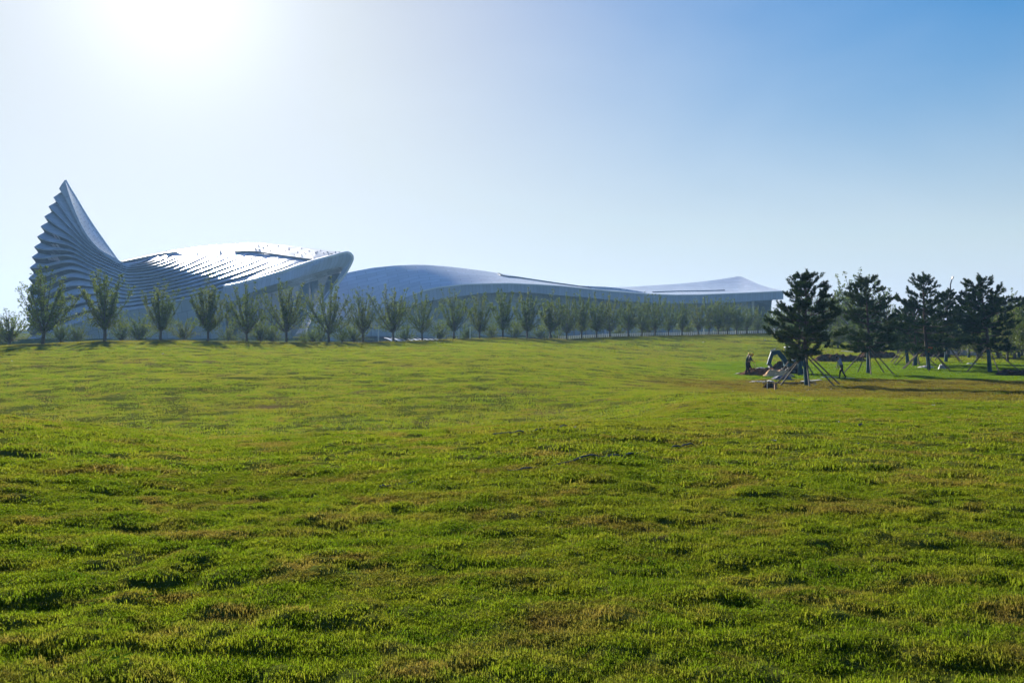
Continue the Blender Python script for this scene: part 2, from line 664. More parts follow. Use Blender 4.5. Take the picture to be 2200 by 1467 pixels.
def build_lawn():
    fine = np.linspace(-math.radians(35), math.radians(35), 660)
    rest = np.linspace(math.radians(35), math.radians(325), 60)[1:-1]
    th = np.r_[fine, rest]
    rr = [0.6]
    while rr[-1] < 900:
        r = rr[-1]
        step = max(0.045, 0.0052 * r) if r > 2.5 else 0.25
        if r > 60:
            step = 0.009 * r
        if r > 180:
            step = 0.06 * r
        rr.append(r + step)
    rr = np.array(rr)
    TH, RR = np.meshgrid(th, rr)
    X = RR * np.sin(TH)
    Y = RR * np.cos(TH)
    Z = terrain(X, Y, True)
    nr, nc = RR.shape
    verts = np.stack([X, Y, Z], -1).reshape(-1, 3)
    verts = np.vstack([verts, [[0, 0, tz(0, 0.3)]]])
    i, j = np.meshgrid(np.arange(nr - 1), np.arange(nc), indexing='ij')
    j2 = (j + 1) % nc
    quads = np.stack([i * nc + j, i * nc + j2, (i + 1) * nc + j2, (i + 1) * nc + j], -1).reshape(-1, 4)
    tri = [(len(verts) - 1, (k + 1) % nc, k) for k in range(nc)]
    me = bpy.data.meshes.new('lawn')
    nq = len(quads)
    nt_ = len(tri)
    me.vertices.add(len(verts))
    me.vertices.foreach_set('co', verts.astype(np.float32).ravel())
    me.loops.add(nq * 4 + nt_ * 3)
    me.loops.foreach_set('vertex_index', np.r_[quads.ravel(), np.array(tri).ravel()].astype(np.int32))
    me.polygons.add(nq + nt_)
    me.polygons.foreach_set('loop_start', np.r_[np.arange(nq) * 4, nq * 4 + np.arange(nt_) * 3].astype(np.int32))
    me.update(calc_edges=True)
    me.shade_smooth()
    # turf material
    m, nt, N, L, p = new_mat('turf')
    g = N.new('ShaderNodeNewGeometry')
    mp = N.new('ShaderNodeMapping')
    mp.inputs['Scale'].default_value = (0.6, 1.0, 1.0)
    L.new(g.outputs['Position'], mp.inputs['Vector'])
    n1 = noise(nt, 2.2, 6, 0.65, mp.outputs[0])
    n2 = noise(nt, 0.22, 4, 0.6, mp.outputs[0])
    a = ramp(nt, n1.outputs[0], [(0.3, (0.040, 0.055, 0.008)), (0.5, (0.070, 0.085, 0.014)), (0.72, (0.11, 0.105, 0.025))])
    br = ramp(nt, n2.outputs[0], [(0.56, (0, 0, 0)), (0.72, (1, 1, 1))])
    c = mixc(nt, br.outputs[0], a.outputs[0], (0.13, 0.09, 0.04))
    c = zones(nt, c, 0.75)
    L.new(c, p.inputs['Base Color'])
    p.inputs['Roughness'].default_value = 1.0
    p.inputs['Specular IOR Level'].default_value = 0.0
    b = N.new('ShaderNodeBump')
    b.inputs['Strength'].default_value = 0.8
    b.inputs['Distance'].default_value = 0.06
    L.new(noise(nt, 9.0, 6, 0.7, mp.outputs[0]).outputs[0], b.inputs['Height'])
    L.new(b.outputs[0], p.inputs['Normal'])
    me.materials.append(m)
    o = link(bpy.data.objects.new('lawn', me))
    return tag(o, 'rolling green and straw coloured lawn', 'lawn', kind='structure')


LAWN = build_lawn()

# ------------------------------------------------------------------ grass blades
def blade_patch(name, n, radius, h0, h1, wid, seed, mat, segs=2, spread=0.6):
    r = np.random.RandomState(seed)
    a = r.rand(n) * 2 * np.pi
    d = np.sqrt(r.rand(n)) * radius
    # blades gather in little tussocks
    cx = r.randn(max(3, n // 14), 2) * radius * 0.5
    own = r.randint(0, len(cx), n)
    px = np.where(r.rand(n) < 0.55, cx[own, 0] + r.randn(n) * radius * 0.10, d * np.cos(a))
    py = np.where(r.rand(n) < 0.55, cx[own, 1] + r.randn(n) * radius * 0.10, d * np.sin(a))
    h = h0 + (h1 - h0) * r.rand(n) ** 1.6
    la = r.rand(n) * 2 * np.pi
    lean = h * (0.15 + spread * r.rand(n))
    wa = la + np.pi / 2 + r.randn(n) * 0.5
    wx, wy = np.cos(wa) * wid / 2 * (0.7 + 0.6 * r.rand(n)), np.sin(wa) * wid / 2 * (0.7 + 0.6 * r.rand(n))
    lx, ly = np.cos(la) * lean, np.sin(la) * lean
    V, Fc = [], []
    for i in range(n):
        b = len(V)
        x, y = px[i], py[i]
        V += [(x - wx[i], y - wy[i], -0.02), (x + wx[i], y + wy[i], -0.02)]
        if segs == 2:
            mx, my, mz = x + lx[i] * 0.35, y + ly[i] * 0.35, h[i] * 0.6
            V += [(mx - wx[i] * 0.8, my - wy[i] * 0.8, mz), (mx + wx[i] * 0.8, my + wy[i] * 0.8, mz), (x + lx[i], y + ly[i], h[i])]
            Fc += [(b, b + 1, b + 3, b + 2), (b + 2, b + 3, b + 4)]
        else:
            V += [(x + lx[i], y + ly[i], h[i])]
            Fc += [(b, b + 1, b + 2)]
    me = bpy.data.meshes.new(name)
    me.from_pydata(V, [], Fc)
    me.materials.append(mat)
    me.update()
    return me


def grass_mat():
    m, nt, N, L, p = new_mat('grass_blade')
    N.remove(p)
    out = N['Material Output']
    g = N.new('ShaderNodeNewGeometry')
    mp = N.new('ShaderNodeMapping')
    mp.inputs['Scale'].default_value = (0.6, 1.0, 1.0)
    L.new(g.outputs['Position'], mp.inputs['Vector'])
    n1 = noise(nt, 2.6, 4, 0.6, mp.outputs[0])
    n2 = noise(nt, 1.7, 5, 0.65, mp.outputs[0], 0.5)
    n3 = noise(nt, 46.0, 2, 0.5, g.outputs['Position'])
    n4 = noise(nt, 0.11, 3, 0.5, mp.outputs[0])
    a = ramp(nt, n1.outputs[0], [(0.30, (0.068, 0.132, 0.006)), (0.50, (0.138, 0.198, 0.011)), (0.70, (0.205, 0.228, 0.020))])
    f1 = ramp(nt, n2.outputs[0], [(0.50, (0, 0, 0)), (0.645, (0.85, 0.85, 0.85))])
    c = mixc(nt, f1.outputs[0], a.outputs[0], (0.205, 0.150, 0.045))
    f3 = ramp(nt, n4.outputs[0], [(0.48, (0, 0, 0)), (0.68, (0.5, 0.5, 0.5))])
    c = mixc(nt, f3.outputs[0], c, (0.185, 0.165, 0.028))
    c = zones(nt, c)
    f2 = ramp(nt, n3.outputs[0], [(0.52, (0, 0, 0)), (0.72, (0.5, 0.5, 0.5))])
    c = mixc(nt, f2.outputs[0], c, (0.25, 0.19, 0.075))
    d = N.new('ShaderNodeBsdfDiffuse')
    t = N.new('ShaderNodeBsdfTranslucent')
    L.new(c, d.inputs[0])
    tc_ = mixc(nt, 1.0, c, (1.15, 1.15, 0.75), 'MULTIPLY')
    L.new(tc_, t.inputs[0])
    mx = N.new('ShaderNodeMixShader')
    mx.inputs[0].default_value = 0.6
    L.new(d.outputs[0], mx.inputs[1])
    L.new(t.outputs[0], mx.inputs[2])
    L.new(mx.outputs[0], out.inputs[0])
    return m


GM = grass_mat()


def scatter(name, meshes, P, rots, scales, label):
    """one grass object: points carrying turn, size and which patch, made into blades by geometry nodes"""
    me = bpy.data.meshes.new(name)
    me.vertices.add(len(P))
    me.vertices.foreach_set('co', P.astype(np.float32).ravel())
    at = me.attributes.new('turn', 'FLOAT_VECTOR', 'POINT')
    at.data.foreach_set('vector', rots.astype(np.float32).ravel())
    at = me.attributes.new('size', 'FLOAT_VECTOR', 'POINT')
    at.data.foreach_set('vector', scales.astype(np.float32).ravel())
    at = me.attributes.new('which', 'INT', 'POINT')
    at.data.foreach_set('value', (np.arange(len(P)) % len(meshes)).astype(np.int32))
    me.update()
    o = link(bpy.data.objects.new(name, me))
    col = bpy.data.collections.new(name + '_patches')
    for k, m_ in enumerate(meshes):
        col.objects.link(bpy.data.objects.new('grass_patch', m_))
    ng = bpy.data.node_groups.new(name, 'GeometryNodeTree')
    ng.interface.new_socket('Geometry', in_out='INPUT', socket_type='NodeSocketGeometry')
    ng.interface.new_socket('Geometry', in_out='OUTPUT', socket_type='NodeSocketGeometry')
    n = ng.nodes
    gi, go = n.new('NodeGroupInput'), n.new('NodeGroupOutput')
    ci = n.new('GeometryNodeCollectionInfo')
    ci.inputs['Collection'].default_value = col
    ci.inputs['Separate Children'].default_value = True
    ci.inputs['Reset Children'].default_value = True
    ip = n.new('GeometryNodeInstanceOnPoints')
    ip.inputs['Pick Instance'].default_value = True

    def attr(nm, typ):
        a = n.new('GeometryNodeInputNamedAttribute')
        a.data_type = typ
        a.inputs['Name'].default_value = nm
        return a.outputs['Attribute']
    e2r = n.new('FunctionNodeEulerToRotation')
    ng.links.new(attr('turn', 'FLOAT_VECTOR'), e2r.inputs[0])
    ng.links.new(gi.outputs[0], ip.inputs['Points'])
    ng.links.new(ci.outputs[0], ip.inputs['Instance'])
    ng.links.new(attr('which', 'INT'), ip.inputs['Instance Index'])
    ng.links.new(e2r.outputs[0], ip.inputs['Rotation'])
    ng.links.new(attr('size', 'FLOAT_VECTOR'), ip.inputs['Scale'])
    ng.links.new(ip.outputs[0], go.inputs[0])
    md = o.modifiers.new('blades', 'NODES')
    md.node_group = ng
    tag(o, label, 'grass', kind='stuff')
    return o


def sow(y0, y1, density, seed, half=36.0, ymax_row=False):
    r = np.random.RandomState(seed)
    h = math.tan(math.radians(half))
    n = int(density * h * (y1 * y1 - y0 * y0))
    y = np.sqrt(r.rand(n) * (y1 * y1 - y0 * y0) + y0 * y0)
    x = (r.rand(n) * 2 - 1) * h * y
    if ymax_row:
        keep = y < row_dist(1100 + F * x / y) * 1.02
        x, y = x[keep], y[keep]
    return x, y, r


def normals(x, y, e):
    zx = (terrain(x + e, y, False) - terrain(x - e, y, False)) / (2 * e)
    zy = (terrain(x, y + e, False) - terrain(x, y - e, False)) / (2 * e)
    return zx, zy


def lay(name, meshes, y0, y1, density, seed, lift, sc, label, ymax_row=False):
    x, y, r = sow(y0, y1, density, seed, ymax_row=ymax_row)
    z = terrain(x, y, True) + lift
    zx, zy = normals(x, y, 0.6)
    # tilt to the slope: small angles about x and y after a spin about z
    rx, ry = np.arctan(zy), -np.arctan(zx)
    P = np.stack([x, y, z], -1)
    spin = r.rand(len(x)) * 2 * np.pi
    # euler XYZ applies x, then y, then z, so turn the tilt into the spun frame
    cs, sn = np.cos(spin), np.sin(spin)
    rots = np.stack([rx * cs + ry * sn, -rx * sn + ry * cs, spin], -1)
    s_ = sc[0] + (sc[1] - sc[0]) * r.rand(len(x))
    patchy = 0.65 + 0.75 * vnoise(x / 0.9, y / 0.7, 2)
    scales = np.stack([s_, s_, s_ * patchy], -1)
    return scatter(name, meshes, P, rots, scales, label)


pa = [blade_patch('grass_patch', 56, 0.07, 0.008, 0.028, 0.0046, 20 + i, GM, 2, 2.4) for i in range(8)]
pb = [blade_patch('grass_patch', 84, 0.17, 0.011, 0.034, 0.0095, 40 + i, GM, 2, 2.3) for i in range(6)]
pc = [blade_patch('grass_patch', 170, 0.62, 0.02, 0.075, 0.027, 60 + i, GM, 1, 1.1) for i in range(5)]
pd = [blade_patch('grass_patch', 190, 1.4, 0.04, 0.11, 0.06, 80 + i, GM, 1, 1.0) for i in range(4)]
lay('turf_grass', pa, 2.4, 9.5, 400.0, 1, 0.0, (0.75, 1.25), 'short backlit turf grass close up at the foot of the lawn')
lay('turf_grass', pb, 8.5, 27.0, 56.0, 2, 0.0, (0.75, 1.25), 'short turf grass over the swelling front of the lawn')
lay('turf_grass', pc, 25.0, 90.0, 2.6, 3, 0.0, (0.8, 1.25), 'turf grass on the slope up to the row of trees', True)
lay('turf_grass', pd, 85.0, 180.0, 0.55, 4, 0.0, (0.8, 1.25), 'turf grass along the top of the far slope', True)

# ------------------------------------------------------------------ hall with the tall tail and banded shell
RIDGE_V = [(250, 566.5), (270, 565), (302, 560), (325, 554), (347, 551), (373, 547), (394, 546.5), (430, 547.5), (481, 547), (511, 546), (544, 543.5),
           (566, 546.6), (588, 549), (613, 552), (634, 556), (655, 560), (675, 561), (760, 561)]
RIDGE_Y = [(250, 207), (330, 216), (420, 232), (480, 238), (560, 238), (675, 226), (760, 226)]


def smooth_table(pts, sig=13.0):
    us_ = np.arange(200, 800, 1.0)
    y = np.interp(us_, [p[0] for p in pts], [p[1] for p in pts])
    k = np.exp(-0.5 * (np.arange(-40, 41) / sig) ** 2)
    y = np.convolve(np.pad(y, 40, mode='edge'), k / k.sum(), mode='valid')
    return list(zip(us_.tolist(), y.tolist()))


RIDGE_S = smooth_table(RIDGE_V, 8.0)
RIDGE_YS = smooth_table(RIDGE_Y)
AMP_S = smooth_table([(250, 0.4), (330, 12), (400, 26), (470, 36), (600, 36), (675, 28)])


def shell_y(u, v):
    """how far the banded skin stands at column u and row v"""
    yl = 203.0 + (735 - v) / 350.0 * 5.0 + interp(u, [(50, 1.5), (110, 0), (150, -1.0), (200, 0.0), (270, 1.5)])
    vr = interp(u, RIDGE_S)
    yr = interp(u, RIDGE_YS)
    amp = max(0.3, interp(u, AMP_S))
    yrt = yr - amp * math.tanh(max(v - vr, 0) * 0.66 / amp)
    w = float(sstep(225, 310, u))
    return yl * (1 - w) + yrt * w


KL = [(127, 406), (114.5, 424.5), (104, 444), (95, 465.5), (87, 487), (79.5, 509), (73, 531), (68, 553), (63.6, 575.5), (61, 599), (58.5, 621),
      (57, 643), (57, 665), (57, 687), (57, 709), (57, 729)]
K150 = [446, 474, 489, 504, 517, 528, 539, 550, 563, 578, 595, 614, 635, 656, 678, 700]
K200 = [526, 531, 537, 544, 551, 559, 565.5, 573, 582, 592, 603, 616, 631, 647, 664, 684]
K270 = [568, 571, 574, 578, 582.5, 589, 596, 603, 610, 617, 624, 632, 640, 648, 657, 668]
KE = [(325, 554), (347, 551), (373, 546), (394, 546), (407, 548), (428, 549), (454, 548), (481, 547), (511, 546), (544, 543.5), (566, 546.6),
      (588, 549), (613, 552), (634, 556), (655, 560), (675, 561)]
NS = 120


def step_curve(k):
    """lower edge of band k in the (u, v) elevation"""
    uE, vE = KE[k]
    s0 = interp(k, [(0, -0.05), (5, 0.02), (9, -0.05), (15, -0.14)])
    s1 = interp(k, [(0, -0.5), (4, -0.42), (9, -0.36), (15, -0.33)])
    left = [KL[k]]
    ul = KL[k][0]
    if k < 2:
        left += [((ul + 150) / 2, (KL[k][1] + K150[k]) / 2 - 1.5), (150, K150[k])]
    elif k < 8:
        left += [(ul + 14, KL[k][1] + (1.5 + (7 - k) * 2.2)), (150, K150[k])]
    else:
        left += [(ul + 22, KL[k][1] - 1.5), (105, KL[k][1] + (K150[k] - KL[k][1]) * 0.45), (150, K150[k])]
    left += [(200, K200[k]), (235, (K200[k] + K270[k]) / 2 + 0.5), (270, K270[k])]
    a = catmull(left, 40)
    du = uE - 270.0
    b = []
    for i in range(1, 41):
        t = i / 40.0
        v = ((2 * t**3 - 3 * t**2 + 1) * K270[k] + (t**3 - 2 * t**2 + t) * du * s0 + (-2 * t**3 + 3 * t**2) * vE + (t**3 - t**2) * du * s1)
        b.append((270 + du * t, v))
    pts = np.vstack([a, b])
    return catmull(pts[::2].tolist() + [pts[-1].tolist()], NS)


def to3(c):
    return [W(u, v, shell_y(u, v)) for u, v in c]


def wrap_left(p3, back=9.0):
    """bring a curve round the rounded corner of the tail to its rear side"""
    p = p3[0]
    g = back / 9.0
    q = [p + Vector((2.6 * g, back, 0)), p + Vector((0.7 * g, back * 0.6, 0)), p + Vector((-0.25 * g, back * 0.33, 0.02)), p + Vector((-0.35 * g, 1.3 * g, 0.02)),
         p + Vector((-0.15 * g, 0.5 * g, 0))]
    return q + p3


lower = [step_curve(k) for k in range(16)]
lower3 = [wrap_left(to3(c), 9.0 if k > 3 else (2.0, 4.0, 6.0, 8.0)[k]) for k, c in enumerate(lower)]
crease = [(139, 388), (142, 401), (147, 417), (155, 440), (165, 465), (176, 488), (191, 512), (210, 533), (231, 551), (252, 565.5), (275, 564.5), (297, 561), (318, 556)]
upper3 = [wrap_left(to3(catmull(crease, NS)), 0.4)]
tail_in = Vector((0, 1, 0))
for k in range(15):
    row = []
    for j, p in enumerate(lower3[k]):
        u = lower[k][max(j - 5, 0)][0]
        if u < 270:
            r = interp(u, [(50, 1.3), (100, 1.25), (150, 0.85), (200, 0.42), (270, 0.34)])
            s = interp(u, [(50, 1.9), (150, 1.4), (270, 0.5)])
            if k < 3:
                r *= (0.65, 0.9, 1.0)[k]
        else:
            t = (u - 270.0) / (KE[k][0] - 270.0)
            r = interp(t, [(0, 0.34), (0.35, 0.6), (0.6, 0.6), (0.85, 0.32), (1, 0.0)])
            s = interp(t, [(0, 0.45), (0.5, 0.30), (1, 0.0)])
        if j < 5:
            off = Vector((s * 0.16, [0, -0.3, 0, 0.3, 0.7][j] * s, -r))
        else:
            off = Vector((0.08 * s if u < 90 else 0, s, -r))
        row.append(p + off)
    upper3.append(row)

hall = empty('shell_hall', W(300, 735, 205))
INV = Matrix.Translation(-hall.location)


def hall_part(mb, name, mat, parent=None, smooth=False):
    o = mb.build(name, mat, parent or hall, smooth)
    o.matrix_parent_inverse = INV.copy() if (parent or hall) is hall else Matrix.Identity(4)
    return o


for k in range(16):
    mb = MB()
    up, lo = upper3[k], lower3[k]
    rows = []
    for t in (0.0, 0.25, 0.5, 0.75, 0.93, 1.0):
        row = []
        for a, b in zip(up, lo):
            p = a.lerp(b, t)
            d = (b - a).length
            bulge = 0.07 * d * math.sin(math.pi * t) + (0.05 if t == 0.93 else 0)
            row.append(p + Vector((0, -bulge, 0.25 * bulge)))
        rows.append(row)
    lip = [p.lerp(q, 0.18) for p, q in zip(lo, upper3[k + 1])] if k < 15 else [p + Vector((0, 0.3, 0)) for p in lo]
    rows.append(lip)
    mb.grid(rows, flip=False)
    band = hall_part(mb, 'louvre_band', 'cladding')
    if k < 15:
        # the tail is open frame between bands 4 and 9: struts and sky instead of the shade-dark soffit
        gap0, gap1 = (9, 9) if not 3 < k < 8 else (9 + 5, 5 + max(q for q in range(NS) if lower[k][q][0] < 124))
        for a_, b_ in ((0, gap0), (gap1, len(lip) - 1)):
            if b_ > a_:
                mb = MB()
                mb.grid([lip[a_:b_ + 1], upper3[k + 1][a_:b_ + 1]])
                mb.build('shaded_soffit', 'recess', band)  # soffits and risers between bands, their shade put into the colour
        for q in range(gap0 + 2, gap1 - 1, 3):
            mb = MB()
            mb.tube([lip[q] + Vector((0, 0.2, 0)), upper3[k + 1][q + 1]], 0.09, 5)
            mb.build('strut', 'mullion', band)

# plinth wall under the last band
mb = MB()
lo = lower3[15]
lo = lo[:5 + max(i for i in range(NS) if lower[15][i][0] < 492)]
mb.grid([[p + Vector((0, 0.2, 0)) for p in lo], [Vector((p.x, p.y + 0.2, -1.5)) for p in lo]])
hall_part(mb, 'plinth_wall', 'darkwall')

# glazed flank of the tail, from the crease back to the far edge
sil = [(141, 388), (150, 404), (160, 420), (176, 447), (196, 479), (216, 508), (236, 536), (257, 565)]
ca = catmull(crease[:10], 40)
cb = catmull(sil, 40)
rows = []
for t in (0, 0.2, 0.4, 0.6, 0.8, 1.0):
    row = []
    for a, b in zip(ca, cb):
        pa = W(a[0], a[1], shell_y(*a) - 0.02)
        pb = W(b[0], b[1], shell_y(*b) + 9.0)
        row.append(pa.lerp(pb, t) + Vector((0, 0, -0.35 * math.sin(math.pi * t))))
    rows.append(row)
mb = MB()
mb.grid(rows)
hall_part(mb, 'tail_flank', 'flank')
mb = MB()
mb.tube([p + Vector((0, 0, 0.05)) for p in rows[-1]], 0.22, 6)
hall_part(mb, 'edge_trim', 'white')
mb = MB()
mb.tube([p + Vector((0, -0.05, 0.0)) for p in rows[0]], 0.16, 6)
hall_part(mb, 'edge_trim', 'cladding')
# rear skin of the tail: sheets between the far edge and the rounded corner, with slots like the front
far_edge = rows[-1]
for k in range(1, 16):
    a = lower3[k - 1][0]
    b = lower3[k][0]
    fa = min(far_edge, key=lambda p: abs(p.z - a.z)) if a.z > far_edge[-1].z else far_edge[-1]
    fb_ = min(far_edge, key=lambda p: abs(p.z - b.z)) if b.z > far_edge[-1].z else far_edge[-1]
    if 4 < k < 9:
        continue
    slot = 0.0
    mb = MB()
    q = [a + Vector((0, 0, -0.1)), Vector((fa.x - 0.2, fa.y, a.z - 0.1)), Vector((fb_.x - 0.2, fb_.y, b.z + slot)), b + Vector((0, 0, slot))]
    mb.grid([[q[0], q[1]], [q[3], q[2]]])
    hall_part(mb, 'rear_sheet', 'cladding')

# upper roof plane behind the bands
backv = [(258, 566), (300, 556), (340, 546), (385, 537), (430, 530), (500, 525), (560, 522), (600, 525), (640, 530), (690, 536.5), (743, 543)]
fr = catmull([(258, 566)] + KE[:] + [(710, 552), (743, 543.5)], 60)
bk = catmull(backv, 60)
rows = []
for t in (0, 0.15, 0.35, 0.55, 0.75, 0.9, 1.0):
    row = []
    for i, (a, b) in enumerate(zip(fr, bk)):
        pa = W(a[0], a[1], shell_y(a[0], a[1]) if a[0] < 675 else interp(a[0], [(675, 226), (743, 231)]))
        yb = interp(b[0], [(258, 207), (330, 228), (430, 252), (600, 256), (743, 232)])
        pb = W(b[0], b[1], yb)
        p = pa.lerp(pb, t)
        row.append(p + Vector((0, 0, 0.6 * math.sin(math.pi * t) * min(1, (pb - pa).length / 18))))
    rows.append(row)
mb = MB()
mb.grid(rows)
ROOF_ROWS = rows
hall_part(mb, 'shell_roof', 'roofsheet', smooth=True)
# rear slope of the shell so that it is closed
mb = MB()
nb = len(rows[-1])
sh = [-14.0 * max(0, (i - nb * 0.55) / (nb * 0.45)) - 5 for i in range(nb)]
mb.grid([rows[-1], [p + Vector((sh[i], 14, -6)) for i, p in enumerate(rows[-1])], [Vector((p.x + sh[i] * 1.5, p.y + 22, -1)) for i, p in enumerate(rows[-1])]])
hall_part(mb, 'rear_slope', 'roofsheet', smooth=True)

# gutters along the fold of the roof
def on_roof(u, v):
    best = None
    for i in range(len(ROOF_ROWS) - 1):
        for j in range(len(ROOF_ROWS[0]) - 1):
            for t in (0, 0.25, 0.5, 0.75):
                p = ROOF_ROWS[i][j].lerp(ROOF_ROWS[i + 1][j], t)
                e = (1100 + F * p.x / p.y - u) ** 2 + 4 * (HOR - F * (p.z - EYE) / p.y - v) ** 2
                if best is None or e < best[0]:
                    best = (e, p)
    p = best[1].copy()
    p.x = (u - 1100) / F * p.y
    return p


for seg in ([(262, 565), (300, 556.5), (340, 548.5), (381, 542.5)], [(505, 542.5), (544, 542.5), (590, 548.5), (634, 555), (672, 560)]):
    c = catmull(seg, 14)
    mb = MB()
    yy = np.array([on_roof(a, b).y for a, b in c])
    for _ in range(6):
        yy[1:-1] = (yy[:-2] + yy[1:-1] * 2 + yy[2:]) / 4
    mb.beam([W(a, b, y_) + Vector((0, 0, 0.2)) for (a, b), y_ in zip(c, yy)], 0.8, 0.42)
    hall_part(mb, 'roof_gutter', 'darkmetal')
# small anchor posts dotted over the roof
rng = random.Random(3)
mb = MB()
for i in range(120):
    r = rng.uniform(0, 0.95) * 4.6
    c = rng.uniform(4, 58.5)
    i0, j0 = int(r), int(c)
    p = ROOF_ROWS[i0][j0].lerp(ROOF_ROWS[min(i0 + 1, 6)][j0], r - i0).lerp(ROOF_ROWS[i0][j0 + 1], (c - j0) * 0.5)
    mb.box(p + Vector((0, 0, 0.08)), (0.24, 0.24, 0.22))
for k in range(3, 16):
    for i in range(4):
        t = rng.uniform(0.62, 0.95)
        j = int(t * (len(lower3[k]) - 1))
        p = upper3[k][j].lerp(lower3[k][j], rng.uniform(0.3, 0.8))
        mb.box(p + Vector((0, 0, 0.08)), (0.24, 0.24, 0.22))
o = hall_part(mb, 'roof_anchor', 'darkmetal')
o['kind'] = 'stuff'

# the mouth: rim, fascia and recessed glass
PAIRS = [((480, 617), (480, 656)), ((510, 611), (510, 645)), ((541, 603), (541, 630)), ((567, 596), (575, 617)), ((600, 586), (607, 607)), ((636, 574), (640, 598)),
         ((675, 561), (672, 589)), ((710, 552), (702, 580.5)), ((735, 545), (722, 576)), ((748, 543.5), (731, 574)), ((755, 548), (735, 574.5)),
         ((757.5, 554), (736, 578)), ((755, 563), (733, 584)), ((750, 573), (728, 592)), ((742, 587), (721, 603)), ((729, 605), (711, 619)),
         ((717, 622), (700, 637)), ((702, 645), (686, 660)), ((688, 668), (672, 684)), ((676, 695), (660, 708)), ((668, 735), (652, 738))]
OY = [shell_y(*p[0]) - 0.5 for p in PAIRS[:7]] + [228, 230.5, 231.5, 232, 232.4, 232.6, 232.6, 232.6, 232.4, 232, 231.5, 231, 230.5, 230]
oc = catmull([(a[0], a[1], y) for (a, b), y in zip(PAIRS, OY)], 80)
ic = catmull([(b[0], b[1], y + 0.5) for (a, b), y in zip(PAIRS, OY)], 80)
O3 = [W(*p) for p in oc]
I3 = [W(*p) for p in ic]
cen = W(650, 650, 222)
mb = MB()
rows = []
for t in (0.0, 0.06, 0.5, 0.94, 1.0):
    rows.append([a.lerp(b, t) + Vector((0, -0.35 if 0 < t < 1 else 0, 0)) for a, b in zip(O3, I3)])
mb.grid(rows, flip=True)
hall_part(mb, 'mouth_fascia', 'fascia', smooth=False)
mb = MB()
mb.tube([p + Vector((0, 0.15, 0.1)) for p in O3], 0.42, 8)
hall_part(mb, 'mouth_rim', 'white', smooth=True)
mb = MB()
deep = []
for p in I3:
    d = (cen - p)
    d.y = 0
    d.normalize()
    deep.append(p + d * 1.3 + Vector((0, 6.0, 0)))
mb.grid([I3, [a.lerp(b, 0.5) for a, b in zip(I3, deep)], deep], flip=True)
hall_part(mb, 'mouth_reveal', 'cladding')
tipi = max(range(80), key=lambda i: deep[i].x)
top = deep[:tipi + 1]
bot = deep[tipi:]
tb, bb = [], []
for p in top[::3] + [top[-1]]:
    xs = [q.x for q in bot][::-1]
    zs = [q.z for q in bot][::-1]
    ys = [q.y for q in bot][::-1]
    zb = float(np.interp(p.x, xs, zs)) if p.x > xs[0] else -1.0
    tb.append(p)
    bb.append(Vector((p.x, p.y, min(zb, p.z - 0.01))))
mb = MB()
mb.grid([tb, bb])
gw = hall_part(mb, 'mouth_glazing', 'glass')
for a, b in list(zip(tb, bb))[2:-1:3]:
    mb = MB()
    mb.beam([a + Vector((0, -0.12, 0)), b + Vector((0.01, -0.12, 0))], 0.18, 0.12)
    hall_part(mb, 'mullion', 'mullion', gw)
# far side of the shell below the nose
mb = MB()
ob = O3[46:]
mb.grid([ob, [p + Vector((-6, 16, -3 if p.z > 5 else 0)) for p in ob]], flip=True)
hall_part(mb, 'nose_side', 'cladding')
tag(hall, 'tall upswept tail of stacked louvres running into a pale domed hall with an open mouth', 'building')

# white sloping canopy at the mouth of the hall
can = empty('entrance_canopy', W(660, 735, 190))
INVC = Matrix.Translation(-can.location)
c1 = [W(632, 662, 192), W(648, 660, 191), W(664, 668, 190), W(680, 688, 189), W(690, 712, 188), W(693, 735, 188)]
c2 = [p + Vector((-3.2, 7, 0.2)) for p in c1]
mb = MB()
mb.grid([c1, [a.lerp(b, 0.5) + Vector((0, 0, 0.3)) for a, b in zip(c1, c2)], c2])
mb.grid([[p - Vector((0, 0, 0.5)) for p in c1], c1])
o = mb.build('canopy_shell', 'white', can); o.matrix_parent_inverse = INVC
for i in range(1, 5):
    mb = MB()
    mb.beam([c1[i] + Vector((0, -0.05, 0.1)), c2[i] + Vector((0, 0, 0.15))], 0.25, 0.25)
    o = mb.build('canopy_rib', 'darkmetal', can); o.matrix_parent_inverse = INVC
tag(can, 'pale curved entrance canopy under the open mouth of the domed hall', 'canopy')

# ------------------------------------------------------------------ long low hall with the wave roof
V_R = [(620, 640), (700, 604), (735, 589), (760, 583), (800, 575.5), (850, 570.5), (890, 569), (920, 569.5), (960, 572.5), (1000, 577), (1040, 582), (1070, 587), (1130, 597), (1200, 607.5),
       (1240, 613), (1310, 617.5), (1350, 616.5), (1400, 613.5), (1450, 610.5), (1500, 606), (1540, 601), (1570, 596.5), (1590, 593), (1600, 597.5), (1614, 604),
       (1632, 611.5), (1655, 619), (1683, 624.5)]
V_E = [(620, 722), (735, 690), (800, 672), (840, 653), (880, 636), (910, 625), (940, 618), (1000, 611.8), (1090, 609.5), (1150, 612), (1200, 615), (1300, 625), (1400, 633),
       (1450, 634.5), (1500, 634), (1600, 630), (1683, 626)]
V_F = [(620, 737), (735, 712), (800, 690), (840, 673), (880, 657), (910, 649), (930, 645), (990, 636), (1040, 630), (1090, 628), (1150, 629), (1200, 634), (1250, 638), (1300, 643),
       (1350, 648), (1420, 652), (1500, 652), (1580, 649), (1630, 646), (1683, 643)]
Y_E = [(735, 264), (900, 264), (1100, 270), (1400, 292), (1683, 314)]
Y_D = [(620, 14), (735, 19), (900, 21), (1000, 27), (1100, 36), (1240, 34), (1310, 40), (1400, 52), (1560, 60), (1590, 60), (1640, 28), (1683, 2.5)]
